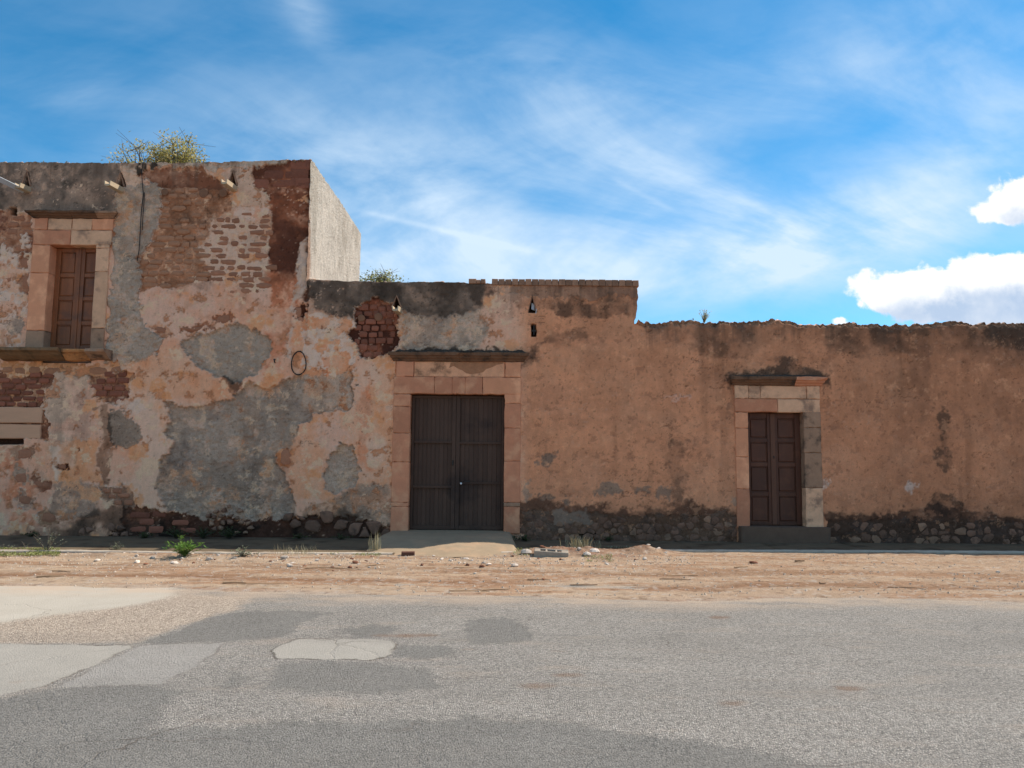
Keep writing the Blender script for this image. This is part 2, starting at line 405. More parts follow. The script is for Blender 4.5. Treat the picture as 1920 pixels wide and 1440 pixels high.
TAN = S(146, 111, 92); TAN2 = S(146, 101, 76); ORANGE = S(150, 96, 62); PINK = S(135, 99, 79); PINK_D = S(98, 70, 57); GREY = S(112, 99, 91); GREY_D = S(86, 76, 70)
ADOBE = S(98, 68, 54); ADOBE_D = S(72, 46, 37); RED = S(74, 45, 36); LIME = S(144, 124, 113); CEM = S(92, 80, 73); SOOT = S(50, 42, 38); MORTAR = S(60, 50, 46); YEL = S(154, 113, 79)

def fields(X, Z):
    n = len(X)
    lg = fbm(X*.55, Z*.55, 20, 4); md = fbm(X*1.9, Z*1.9, 30, 5); fn = fbm(X*8, Z*8, 40, 4); vt = fbm(X*3.2, Z*.45, 50, 5); blot = fbm(X*1.1+9, Z*1.6, 55, 5)
    wx = .10*fbm(X*3.1, Z*3.1, 60, 5, .62); wz = .10*fbm(X*3.1+40, Z*3.1, 70, 5, .62)
    fx = .045*fbm(X*13, Z*13, 80, 3, .6); fz = .045*fbm(X*13+9, Z*13, 90, 3, .6)
    right = sst(X, wp(950, 800)[0], wp(1000, 800)[0])[:, None]
    C = TAN*(1+.13*md+.10*lg+.08*fn+.10*vt)[:, None]
    C = C*(1-.55*sst(blot, .15, .6)[:, None]) + (S(138, 92, 66)*(1+.1*fn)[:, None])*.55*sst(blot, .15, .6)[:, None]
    # right hand plaster: one old brown wash, mottled
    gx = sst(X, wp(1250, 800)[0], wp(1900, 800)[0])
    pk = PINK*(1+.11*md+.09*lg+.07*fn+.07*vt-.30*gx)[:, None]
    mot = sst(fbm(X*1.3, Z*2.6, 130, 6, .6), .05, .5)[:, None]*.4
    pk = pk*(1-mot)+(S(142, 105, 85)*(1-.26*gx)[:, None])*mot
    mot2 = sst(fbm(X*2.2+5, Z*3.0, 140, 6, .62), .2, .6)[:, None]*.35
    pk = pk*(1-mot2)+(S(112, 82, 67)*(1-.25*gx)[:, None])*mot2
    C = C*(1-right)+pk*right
    H = .006*fbm(X*2.5, Z*2.5, 110, 4)+.002*fn+.03*lg+.008*fbm(X*1.3, Z*1.3, 115, 3)
    Rg = np.full(n, .16)+.05*right[:, 0]

    def near(poly, m=.35):
        lo = poly.min(0)-m; hi = poly.max(0)+m
        return np.nonzero((X > lo[0]) & (X < hi[0]) & (Z > lo[1]) & (Z < hi[1]))[0]
    def L(pts, c, h=None, edge=.010, warp=1.0, fine=1.0, var=.14, rg=None, relief=0.0, rfreq=9, a=1.0, rim=None, thr=None, vert=0.0, seed=200, c2=None, c2f=1.5):
        poly = WPOLY(pts); I = near(poly)
        if len(I) == 0: return
        x = X[I]; z = Z[I]
        d = sdf(x+wx[I]*warp+fx[I]*fine, z+wz[I]*warp+fz[I]*fine, poly)
        m = sst(-d, -edge, edge)*a
        if thr is not None:
            m = m*sst(fbm(x*thr[0], z*thr[0]*thr[1], seed+3, 5, .6), thr[2], thr[3])
        cc = c*(1+var*(md[I]*.7+fn[I]*.6)+vert*vt[I])[:, None]
        if c2 is not None:
            q = sst(fbm(x*c2f, z*c2f, seed+7, 5, .6), -.1, .35)[:, None]; cc = cc*(1-q)+c2*(1+var*fn[I])[:, None]*q
        if rim is not None:
            rr = sst(d, -.018, .004)*(1-sst(d, .012, .035))*sst(fbm(x*5, z*5, seed+1, 4), -.3, .25)*.9
        C[I] = C[I]*(1-m[:, None])+cc*m[:, None]
        if h is not None:
            rel = relief*fbm(x*rfreq, z*rfreq*1.25, seed, 4, .6) if relief else 0.0
            H[I] = H[I]*(1-m)+(h+rel)*m
        if rim is not None:
            C[I] = C[I]*(1-rr[:, None])+rim*rr[:, None]
            H[I] += .012*rr
        if rg is not None: Rg[I] = Rg[I]*(1-m)+rg*m
    def St(pts, k, edge=.12, thr=(2.2, .8, -.35, .35), seed=300, c=SOOT, warp=1.6):    # stain
        poly = WPOLY(pts); I = near(poly, edge+.3)
        if len(I) == 0: return
        x = X[I]; z = Z[I]; d = sdf(x+wx[I]*warp+fx[I], z+wz[I]*warp+fz[I], poly)
        m = sst(-d, -edge, edge)*k
        if thr is not None: m = m*(.35+.65*sst(fbm(x*thr[0], z*thr[0]*thr[1], seed, 5, .62), thr[2], thr[3]))
        m = np.clip(m, 0, .95)
        C[I] = C[I]*(1-m[:, None])+c*(1+.2*fn[I])[:, None]*m[:, None]
    def box(u0, v0, u1, v1): return [(u0, v0), (u1, v0), (u1, v1), (u0, v1)]

    G_ = dict(h=-.062, rg=1.0, relief=.014, rfreq=11, rim=LIME*.8, var=.16)
    # ------------ tall house
    L([(-600, 300), (225, 300), (222, 345), (228, 398), (60, 402), (0, 394), (-600, 394)], CEM*.82, h=.004, rg=.35, var=.2, fine=.4, vert=.12, c2=S(70, 62, 57))
    L([(-600, 394), (0, 394), (60, 398), (62, 470), (50, 500), (30, 480), (-600, 490)], S(100, 72, 58), h=-.03, rg=.5, relief=.015, var=.22, rim=LIME*.9, c2=S(84, 56, 46), c2f=5)
    L([(-600, 470), (60, 470), (55, 560), (40, 600), (-600, 590)], S(118, 86, 68), h=-.012, rg=.4, relief=.01, var=.3, thr=(3, 1, -.3, 0.0), c2=LIME*.95, c2f=6, seed=211)
    L([(-600, 440), (58, 440), (55, 600), (-600, 600)], LIME*.9, h=.0, thr=(4, 1, .25, .35), var=.1, seed=213)
    L([(-600, 590), (40, 590), (45, 640), (20, 660), (-600, 665)], S(144, 119, 105), h=-.004, var=.2, c2=S(124, 92, 74), c2f=4, rg=.3)
    L([(37, 478), (55, 482), (58, 502), (40, 505), (32, 495)], ADOBE, h=-.03, rg=.5)
    L([(42, 515), (56, 515), (54, 555), (40, 550), (37, 535)], ADOBE, h=-.03, rg=.5)
    L([(15, 600), (30, 588), (45, 592), (46, 622), (20, 628), (14, 615)], CEM*1.1, h=.006, rg=.3, c2=None)
    L([(222, 345), (255, 330), (268, 352), (300, 345), (300, 395), (285, 450), (262, 478), (263, 560), (266, 605), (285, 628), (303, 640), (290, 662), (258, 684), (222, 708), (198, 690), (205, 640), (208, 560), (214, 440), (220, 392)], S(116, 102, 92), **{**G_, 'h': .010, 'relief': .024, 'rg': 1.2}, seed=203)
    L([(222, 318), (262, 322), (262, 345), (248, 352), (225, 345)], S(132, 106, 88), h=.004, rg=.3)
    # the bared upper wall
    L([(258, 330), (270, 322), (300, 318), (345, 317), (378, 316), (402, 330), (425, 342), (440, 350), (440, 388), (470, 385), (502, 398), (506, 470), (500, 540), (470, 546), (430, 545), (330, 542), (262, 545), (261, 482), (285, 452), (301, 398), (302, 350), (275, 348)], S(102, 73, 57), h=-.034, rg=.65, relief=.018, rfreq=6, var=.22, rim=LIME*.85, c2=S(116, 84, 66), c2f=2.2, seed=205)
    L([(262, 326), (300, 318), (400, 330), (420, 352), (300, 352), (275, 346)], S(88, 58, 45), h=-.026, rg=.5, var=.2)
    L([(390, 405), (470, 388), (503, 400), (505, 540), (440, 560), (400, 545), (385, 505), (372, 470), (395, 440)], S(143, 118, 103), h=-.020, edge=.03, rg=.45, relief=.012, var=.16, seed=207, c2=S(126, 96, 78), c2f=4)
    L([(290, 535), (400, 530), (470, 545), (500, 548), (502, 600), (470, 612), (430, 612), (345, 640), (310, 628), (268, 600), (264, 545)], S(140, 102, 82), h=-.008, edge=.03, rg=.25, var=.14, rim=None, c2=S(150, 118, 102), c2f=1.6, vert=.10)
    L([(405, 590), (432, 582), (436, 602), (418, 610), (404, 606)], ADOBE, h=-.035, rg=.5, fine=2)
    L([(278, 612), (300, 606), (306, 618), (324, 632), (310, 640), (288, 626)], S(108, 78, 62), h=-.03, rg=.5, fine=1.5)
    L([(334, 613), (405, 610), (408, 620), (338, 622)], S(96, 66, 52), h=-.03, rg=.5, fine=1.5)
    St([(300, 520), (395, 515), (395, 545), (300, 548)], .55, .06)
    St([(320, 385), (400, 380), (395, 415), (330, 418)], .5, .08)
    St([(300, 345), (420, 345), (430, 372), (300, 372)], .55, .05)
    St([(355, 448), (395, 440), (385, 470), (350, 468)], .45, .05)
    L([(228, 304), (590, 294), (588, 309), (540, 316), (505, 311), (470, 314), (440, 318), (380, 314), (345, 316), (300, 316), (262, 326), (228, 318)], S(116, 102, 92), h=.012, rg=.6, relief=.012, var=.25, fine=1.3, c2=S(86, 74, 66), c2f=4, seed=208)
    St([(258, 306), (300, 306), (296, 318), (262, 330)], .85, .03, thr=(9, .4, -.4, .2), c=S(24, 21, 20))
    # plaster tongue round the third spout
    L([(415, 322), (468, 315), (470, 345), (492, 352), (505, 368), (502, 384), (440, 386), (438, 358), (424, 346), (404, 335)], S(134, 108, 92), h=.002, rg=.3, rim=LIME, c2=S(142, 98, 76))
    L([(440, 388), (500, 385), (500, 402), (470, 412), (440, 412)], S(144, 121, 109), h=-.008, rg=.3, var=.16, c2=S(134, 96, 76), c2f=4)
    # dark corner column
    L([(470, 313), (586, 300), (586, 560), (566, 560), (552, 560), (548, 520), (505, 520), (502, 430), (507, 390), (503, 372), (492, 352), (472, 345), (468, 322)], ADOBE_D, h=-.036, edge=.02, rg=.4, relief=.012, var=.22, vert=.18, c2=S(92, 58, 44), c2f=1.8, seed=209, rim=None)
    L([(500, 510), (566, 510), (560, 580), (530, 660), (510, 720), (500, 725), (494, 690), (508, 650), (505, 620)], S(132, 88, 66), h=-.02, edge=.07, rg=.22, var=.16, vert=.15, c2=S(118, 76, 57), c2f=1.6)
    St([(505, 425), (545, 415), (550, 500), (540, 550), (510, 545)], .5, .16, c=S(58, 36, 30))
    L([(548, 372), (578, 366), (570, 385), (550, 388), (546, 382)], S(120, 86, 68), h=-.02, thr=(8, 1, -.1, .2), seed=231)
    L([(560, 470), (580, 440), (584, 520), (574, 530), (566, 560), (552, 600), (545, 680), (535, 660), (548, 560)], LIME*.82, h=.0, edge=.03, rg=.4, thr=(5, .7, -.35, .1), seed=233)
    L([(556, 572), (572, 568), (568, 605), (558, 600)], S(60, 38, 30), h=-.06, rg=.5, fine=1.6)
    # lower house
    L([(340, 640), (360, 630), (402, 625), (440, 611), (482, 612), (508, 630), (514, 652), (492, 680), (482, 700), (440, 713), (410, 706), (375, 690), (355, 675)], S(114, 102, 93), **{**G_, 'relief': .022, 'rg': 1.2}, seed=241)
    St([(405, 700), (455, 705), (450, 735), (410, 730)], .75, .03, thr=None)
    L([(230, 690), (330, 650), (360, 690), (420, 715), (445, 745), (395, 752), (330, 745), (240, 730)], S(151, 111, 86), h=.004, edge=.08, var=.16, c2=S(143, 98, 69), c2f=1.6, rg=.2)
    L([(245, 722), (300, 745), (310, 790), (325, 812), (320, 850), (300, 868), (255, 845), (262, 800), (240, 765)], S(151, 123, 107), h=.002, edge=.05, var=.14, c2=S(155, 118, 95), rg=.2)
    L([(268, 855), (310, 868), (292, 900), (302, 930), (320, 952), (300, 962), (240, 950), (235, 905)], S(149, 120, 102), h=.002, edge=.06, var=.16, rg=.22)
    L([(305, 755), (340, 760), (395, 755), (430, 750), (470, 712), (500, 732), (520, 725), (560, 702), (620, 690), (662, 690), (668, 722), (668, 762), (620, 772), (592, 775), (575, 792), (556, 800), (551, 840), (520, 856), (536, 900), (546, 925), (552, 972), (480, 978), (420, 970), (380, 975), (330, 962), (300, 932), (292, 900), (302, 868), (325, 850), (326, 830), (310, 810), (315, 790)], S(113, 100, 91), **{**G_, 'relief': .022, 'rg': 1.2}, seed=243, c2=S(104, 93, 87), c2f=1.2)
    St([(300, 870), (345, 855), (400, 868), (460, 866), (540, 850), (545, 960), (320, 955), (292, 905)], .34, .05, c=S(66, 58, 54))
    St([(485, 735), (550, 715), (552, 820), (530, 850), (500, 760)], .28, .08, c=S(70, 62, 58))
    L([(560, 705), (660, 690), (668, 760), (600, 772), (565, 760)], S(124, 106, 94), h=-.012, edge=.05, rg=1.0, relief=.016, c2=S(130, 100, 80), c2f=3, seed=245)
    L([(518, 845), (545, 836), (548, 875), (535, 880), (524, 862)], S(112, 74, 52), h=-.035, rg=.6, fine=1.5)
    # between house and gate
    L([(556, 805), (600, 775), (672, 765), (745, 700), (742, 960), (690, 935), (660, 950), (600, 950), (555, 930), (540, 880)], S(149, 107, 81), h=.004, edge=.05, rg=.25, var=.18, vert=.14, c2=S(146, 114, 98), c2f=2.0, seed=247)
    L([(690, 690), (745, 665), (742, 800), (738, 920), (700, 930), (690, 860), (685, 760)], S(151, 108, 80), h=.006, edge=.03, rg=.2, var=.16, vert=.25, c2=S(154, 125, 107), c2f=1.8, seed=249)
    L([(668, 770), (688, 700), (695, 760), (690, 830), (695, 890), (672, 880), (670, 830)], S(140, 88, 58), h=.0, edge=.04, rg=.3, var=.14)
    L([(640, 832), (664, 845), (673, 880), (668, 915), (640, 926), (612, 920), (605, 895), (615, 860)], S(128, 113, 102), **{**G_, 'relief': .026, 'rg': 1.4}, seed=251)
    L([(565, 955), (600, 945), (640, 932), (680, 908), (737, 912), (737, 1010), (640, 1010), (560, 990)], S(102, 86, 76), h=-.01, edge=.04, rg=.8, relief=.014, c2=S(120, 90, 72), c2f=2.5, seed=253)
    # mottled panel with whitewash, beside the hoop
    L([(575, 590), (668, 600), (660, 650), (672, 690), (600, 705), (560, 705), (545, 690), (552, 620)], S(146, 98, 66), h=.0, edge=.05, rg=.25, c2=S(128, 82, 56), c2f=2.4, seed=255)
    L([(570, 590), (670, 595), (660, 650), (672, 695), (600, 705), (562, 700)], LIME*1.0, h=.003, thr=(4.2, 1, .12, .22), rg=.25, seed=257)
    L([(600, 615), (640, 618), (640, 640), (606, 640)], S(92, 62, 48), h=-.01, thr=(9, 1, .25, .35), seed=259)
    # left foot of the house
    L([(100, 690), (168, 690), (163, 715), (176, 745), (178, 802), (170, 818), (132, 826), (95, 820), (88, 780), (78, 745), (95, 720)], S(124, 104, 90), h=.008, rg=.22, c2=S(143, 108, 91), c2f=.9, rim=LIME*.9, fine=.7)
    St([(140, 740), (165, 735), (168, 815), (138, 800)], .42, .06, c=S(84, 72, 66))
    for pts in ([(-600, 688), (100, 690), (95, 718), (78, 745), (90, 790), (88, 822), (-600, 835)], [(164, 700), (248, 702), (240, 748), (215, 760), (178, 742)]):
        L(pts, S(84, 58, 47), h=-.05, rg=.6, relief=.014, var=.25, rim=LIME, c2=S(112, 84, 66), c2f=5, seed=261)
    L([(0, 678), (225, 680), (225, 700), (0, 702)], S(122, 88, 62), h=-.03, rg=.4, var=.2, fine=1.2)
    L([(205, 772), (236, 770), (262, 800), (262, 822), (240, 838), (205, 828), (196, 800)], S(96, 84, 76), h=.006, rg=.6, relief=.01, rim=None)
    L([(215, 756), (262, 745), (272, 765), (245, 775)], LIME*.9, h=.0, edge=.05, var=.14)
    L([(55, 838), (100, 826), (180, 822), (188, 905), (150, 905), (95, 908), (60, 870)], S(147, 102, 70), h=.002, edge=.03, rg=.2, vert=.3, var=.14, c2=S(146, 109, 88), c2f=1.4, seed=263)
    L([(96, 836), (112, 830), (110, 900), (98, 902)], S(154, 132, 117), h=.002, edge=.03, vert=.2)
    L([(-600, 838), (20, 838), (40, 860), (60, 900), (95, 935), (95, 985), (60, 1010), (-600, 1010)], S(143, 106, 87), h=.0, edge=.04, rg=.25, var=.2, c2=S(128, 84, 62), c2f=2, seed=265)
    L([(22, 842), (62, 836), (68, 852), (50, 868), (32, 868)], S(100, 78, 66), h=-.03, rg=.6)
    L([(15, 892), (38, 874), (52, 880), (58, 905), (40, 912)], S(106, 90, 80), h=-.02, rg=.5)
    L([(58, 892), (95, 905), (90, 920), (68, 920)], S(92, 64, 52), h=-.03, rg=.5)
    L([(28, 940), (42, 922), (62, 928), (66, 948), (45, 952)], S(104, 84, 74), h=-.02, rg=.5, rim=LIME*.8)
    L([(70, 960), (92, 952), (112, 965), (100, 985), (75, 985)], S(108, 84, 68), h=-.03, rg=.5, rim=LIME*.8)
    L([(96, 908), (150, 902), (186, 918), (190, 965), (150, 975), (96, 968)], S(104, 86, 76), h=.004, edge=.05, rg=.35, var=.18, rim=None)
    L([(108, 862), (124, 864), (126, 878), (114, 882), (106, 874)], S(64, 42, 34), h=-.05, rg=.5)
    L([(140, 840), (146, 840), (146, 848), (140, 848)], S(84, 54, 40), h=-.04)
    L([(185, 915), (230, 910), (245, 930), (252, 955), (215, 948), (195, 935)], S(92, 74, 64), h=-.03, rg=.7, relief=.02, rim=LIME*.9)
    L([(225, 948), (255, 950), (320, 962), (380, 975), (420, 972), (480, 978), (560, 972), (600, 970), (738, 985), (738, 1040), (180, 1040), (228, 985)], S(68, 46, 38), h=-.045, rg=.7, relief=.02, var=.24, c2=S(84, 58, 46), c2f=3, seed=267, fine=1.3)
    St([(150, 962), (235, 945), (240, 1030), (120, 1030)], .75, .10)
    St([(180, 758), (206, 755), (210, 850), (200, 915), (188, 912), (185, 830)], .72, .035, thr=(2, .3, -.6, .3))
    St([(200, 760), (245, 770), (250, 830), (205, 835)], .25, .06)
    St([(-600, 985), (740, 980), (740, 1050), (-600, 1050)], .75, .14)
    St([(300, 968), (420, 985), (560, 985), (560, 1040), (290, 1040)], .85, .08, c=S(26, 22, 20))
    St([(560, 975), (640, 960), (690, 972), (640, 990)], .6, .06)
    # ------------ gate house
    L([(575, 520), (880, 522), (915, 525), (912, 560), (905, 600), (860, 612), (760, 600), (700, 600), (660, 600), (610, 590), (580, 585)], S(80, 70, 64), h=.0, edge=.08, rg=.6, relief=.008, var=.22, vert=.2, c2=S(64, 56, 51), c2f=1.6, seed=271)
    L([(752, 585), (800, 600), (905, 585), (915, 620), (905, 650), (840, 668), (760, 668), (748, 640)], S(122, 106, 94), h=.0, edge=.06, rg=1.0, relief=.014, var=.2, c2=S(104, 92, 84), c2f=2.4, seed=273)
    St([(860, 520), (930, 520), (935, 570), (912, 610), (900, 575)], .65, .06)
    St([(575, 522), (870, 526), (870, 545), (800, 580), (575, 560)], .45, .08, thr=(1.6, .5, -.4, .4))
    L([(668, 574), (700, 560), (722, 566), (735, 570), (746, 590), (746, 640), (736, 655), (722, 668), (690, 675), (670, 668), (662, 640), (656, 630), (665, 612), (663, 590)], S(58, 36, 30), h=-.075, rg=.6, relief=.012, var=.22, rim=LIME*.8, c2=S(96, 60, 47), c2f=4, seed=275)
    L([(918, 528), (1200, 528), (1200, 562), (1140, 558), (1085, 562), (1060, 555), (1000, 552), (918, 552)], S(112, 88, 75), h=.008, rg=.25, edge=.012, fine=1.2, c2=S(98, 76, 65))
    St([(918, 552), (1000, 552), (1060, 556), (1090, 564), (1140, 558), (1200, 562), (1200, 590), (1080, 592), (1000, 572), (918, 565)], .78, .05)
    St([(905, 575), (960, 568), (960, 600), (910, 605)], .4, .06)
    St([(1015, 620), (1100, 625), (1115, 645), (1040, 652), (1020, 640)], .5, .05, thr=(4, 1, -.3, .3))
    St([(1195, 612), (1300, 615), (1300, 640), (1195, 632)], .2, .10, c=S(80, 50, 40))
    St([(755, 655), (985, 656), (1025, 640), (1010, 668), (980, 690), (745, 668)], .92, .05, thr=(3, .8, -.8, .0))
    St([(590, 700), (670, 690), (735, 672), (700, 720), (600, 725)], .12, .12)
    # ------------ right hand wall
    for pts, k in (([(1300, 628), (1400, 620), (1470, 632), (1420, 655), (1370, 672), (1310, 662)], .6), ([(1530, 612), (1700, 615), (1700, 655), (1650, 668), (1560, 660)], .5), ([(1840, 606), (1960, 606), (1960, 650), (1860, 650)], .75),
                   ([(1200, 606), (2200, 604), (2200, 640), (1200, 628)], .55), ([(1480, 606), (2200, 604), (2200, 668), (1560, 655)], .3), ([(1780, 620), (1960, 615), (1960, 690), (1850, 690)], .3), ([(1400, 640), (1500, 640), (1560, 680), (1420, 670)], .15)):
        St(pts, k, .10, thr=(2.6, 1, -.35, .3), seed=281)
    St([(1698, 640), (1740, 640), (1738, 790), (1726, 810), (1712, 770)], .45, .045, thr=(1.2, .3, -.8, .3), c=S(64, 50, 44))
    St([(1360, 700), (1470, 676), (1555, 700), (1558, 722), (1362, 722)], .85, .05, thr=(3, 1, -.7, .1))
    St([(1366, 712), (1380, 712), (1382, 800), (1372, 800)], .5, .035)
    St([(1250, 826), (1285, 828), (1283, 930), (1262, 945), (1252, 880)], .6, .035, thr=(5, 1, -.3, .25), seed=283)
    for u, v, a_, b_ in ((1762, 782, 14, 20), (1768, 862, 15, 22), (1766, 950, 26, 26), (1762, 820, 8, 22), (1763, 745, 9, 8)):
        St([(u+a_*math.cos(q), v+b_*math.sin(q)) for q in np.linspace(0, 6, 9)], .72 if b_ > 10 else .4, .03, thr=(6, 1, -.35, .2), seed=285)
    for u, v, a_, b_, c in ((1030, 862, 10, 13, S(84, 74, 68)), (1010, 868, 6, 7, S(96, 82, 74)), (1142, 920, 28, 14, S(96, 84, 76)), (1205, 918, 16, 7, S(92, 80, 72)), (1026, 930, 14, 7, S(82, 72, 66)), (1063, 940, 8, 7, S(84, 74, 68)), (1250, 925, 14, 12, S(96, 82, 74)), (990, 925, 7, 20, S(110, 94, 84)),
                            (1708, 912, 6, 16, S(140, 128, 124)), (1545, 912, 5, 12, S(146, 132, 126)), (1376, 943, 9, 9, S(112, 96, 86)), (1272, 745, 24, 4, S(140, 112, 101)), (850, 0, 1, 1, GREY)):
        L([(u+a_*math.cos(q), v+b_*math.sin(q)) for q in np.linspace(0, 5.6, 8)], c, h=.004, edge=.03, rg=.35, fine=1.5, a=.85)
    St([(970, 945), (1010, 925), (1040, 945), (1240, 950), (1290, 935), (1330, 950), (1385, 965), (1385, 985), (970, 985)], .8, .045, thr=(2, 1, -.9, .0), c=S(46, 36, 33))
    St([(1545, 958), (1700, 962), (1760, 950), (1960, 970), (1960, 1000), (1545, 1000)], .85, .05, thr=(2, 1, -.9, .0), c=S(44, 35, 32))
    # stone plinths: recessed dark mortar
    L([(978, 958), (1385, 964), (1385, 1060), (978, 1060)], S(74, 58, 49), h=-.010, rg=.7, relief=.012, var=.25, c2=S(72, 60, 54), c2f=3, seed=287, fine=.5)
    L([(1035, 955), (1105, 955), (1100, 985), (1040, 985)], S(86, 76, 70), h=.0, rg=.3, edge=.02)
    L([(1545, 974), (3000, 982), (3000, 1070), (1545, 1060)], S(58, 46, 40), h=-.010, rg=.7, relief=.012, var=.25, c2=S(60, 50, 46), c2f=3, seed=289)
    # crumbled upper edge of the right hand wall
    I = np.nonzero(X > X2)[0]
    if len(I):
        tz = top_right(X[I]); e = sst(Z[I], tz-.10+.05*fbm(X[I]*5, Z[I]*2, 291), tz-.03+.05*fbm(X[I]*5, Z[I]*2, 291))
        H[I] -= .06*e+.05*e*fbm(X[I]*12, Z[I]*12, 293); C[I] = C[I]*(1-e[:, None]*.8)+S(110, 86, 72)*.8*e[:, None]; Rg[I] += .6*e
    # crumbled corner of the house
    I = np.nonzero((X > XC-.25) & (X < XC+.02) & (Z > 4.0))[0]
    if len(I):
        e = sst(X[I], XC-.16+.10*fbm(Z[I]*2.2, Z[I]*0, 295), XC+.03)
        H[I] -= .07*e+.03*e*fbm(X[I]*9, Z[I]*9, 297)
    # scattered small pits and flakes
    pk_ = sst(fbm(X*19, Z*19, 400, 3), .55, .8); C *= (1-.30*pk_)[:, None]
    fk_ = sst(fbm(X*15, Z*19, 410, 3), .60, .75)*sst(blot, -.2, .3)*(1-.55*right[:, 0]); C[:] = C*(1-.45*fk_[:, None])+LIME*.8*.45*fk_[:, None]
    lf_ = 1-right[:, 0]
    lum = C.mean(1); keep_ = sst(lum, .09, .24)
    vs1 = sst(fbm(X*2.6, Z*.22, 420, 6, .62), .05, .65)*sst(fbm(X*.8, Z*.5, 430, 4), -.35, .35)
    C *= (1-(.26*lf_+.20*(1-lf_))*vs1)[:, None]
    veil = (sst(fbm(X*1.7, Z*1.7, 440, 6, .66), -.05, .5)*(.32*lf_+.12)*keep_)[:, None]
    C[:] = C*(1-veil)+(S(122, 102, 89)*(1+.15*fn)[:, None])*veil
    veil = (sst(fbm(X*3.1+7, Z*3.1, 450, 6, .66), .1, .6)*.42*lf_*keep_)[:, None]
    C[:] = C*(1-veil)+1.12*(S(146, 120, 104)*(1+.1*fn)[:, None])*veil
    dl = (.20*lf_*sst(lum, .2, .4))[:, None]; gy = C.mean(1)[:, None]*np.array([1.08, 1.0, .92]); C[:] = C*(1-dl)+gy*dl
    f1 = fbm(X*4.2, Z*4.6, 600, 6, .68); lt_ = lf_*sst(lum, .18, .34); satg = sst((C.max(1)-C.min(1))/np.maximum(C.max(1), 1e-4), .40, .55)
    m1 = (sst(f1, .40, .50)*lt_*satg)[:, None]; C[:] = C*(1-.85*m1)+(S(120, 86, 66)*(1+.2*fn)[:, None])*.85*m1; H -= .016*m1[:, 0]; Rg += .4*m1[:, 0]
    m2 = (sst(-f1, .34, .44)*lt_*(.35+.65*satg))[:, None]; C[:] = C*(1-.7*m2)+(S(158, 138, 120)*(1+.12*fn)[:, None])*.7*m2; H += .004*m2[:, 0]
    f2 = fbm(X*2.3+3, Z*2.3, 610, 6, .66); m3 = (sst(f2, .30, .55)*lt_*satg)[:, None]*.6; C[:] = C*(1-m3)+(S(152, 108, 76)*(1+.12*fn)[:, None])*m3
    f3 = fbm(X*5.5, Z*6.5, 620, 5, .68); m4 = (sst(f3, .42, .56)*(1-lf_)*.5)[:, None]; C[:] = C*(1-m4)+(S(104, 76, 62)*(1+.15*fn)[:, None])*m4; H -= .006*m4[:, 0]
    m5 = (sst(-f3, .46, .60)*(1-lf_)*.28)[:, None]; C[:] = C*(1-m5)+(S(150, 116, 94)*(1+.1*fn)[:, None])*m5
    # rain runs from the wall tops
    tz_ = np.where(X < X1, top_house_c(X), np.where(X < X2, top_gate_c(X), top_right_c(X)))
    ln_ = .35+.75*vnoise(X*1.3, X*0+.5, 480); run = sst(fbm(X*6.5, Z*.18, 482, 5, .62), .0, .55)*sst(tz_-Z, ln_, .05)
    C[:] = C*(1-.50*run[:, None])+S(64, 53, 47)*.50*run[:, None]
    # hairline cracks in the plaster
    for sd_, fq in ((460, .8), (470, 1.5)):
        cr_ = np.abs(fbm(X*fq+.25*fbm(X*4, Z*4, sd_+5), Z*fq*1.1, sd_, 5, .6)); cm_ = sst(cr_, .012, .003)*sst(fbm(X*.9, Z*.9, sd_+9, 3), .15, .4)
        C *= (1-.45*cm_)[:, None]; H -= .006*cm_
    # blind holes in the wall, the shade inside them put into the colour
    for pts, dd in (([(998, 556), (990, 586), (1006, 586)], .16), ([(996, 608), (1004, 608), (1006, 630), (997, 631)], .18), ([(18, 389), (31, 389), (31, 402), (19, 402)], .2),
                    ([(52, 322), (45, 348), (58, 348)], .22), ([(228, 324), (219, 352), (236, 350)], .22), ([(437, 322), (429, 348), (445, 348)], .22), ([(743, 556), (736, 576), (750, 576)], .22),
                    ([(-200, 822), (44, 822), (44, 833), (-200, 834)], .25), ([(1085, 1000), (1120, 1000), (1115, 1014), (1085, 1014)], .10)):
        poly = WPOLY(pts); I = near(poly, .05); d = sdf(X[I]+fx[I]*.2, Z[I]+fz[I]*.2, poly); m = sst(-d, -.008, .012)
        H[I] = H[I]*(1-m)-dd*m; C[I] = C[I]*(1-m[:, None])+S(46, 34, 30)*m[:, None]
    # behind the dressed stone
    for r in (GATE_S, DOOR_S, WIN_S):
        m = (X > r[0]+.03) & (X < r[1]-.03) & (Z > r[2]) & (Z < r[3]-.02); H[m] = -.025
    C *= (1+.24*lf_*keep_)[:, None]
    C *= 1-(.08*lf_*sst(lum, .3, .5))[:, None]
    C[:] = .72*(np.maximum(C, 1e-4)/.72)**1.13
    C *= np.minimum(1, .80/np.maximum(C.max(1), 1e-6))[:, None]
    return np.clip(C, .004, .8), H, Rg

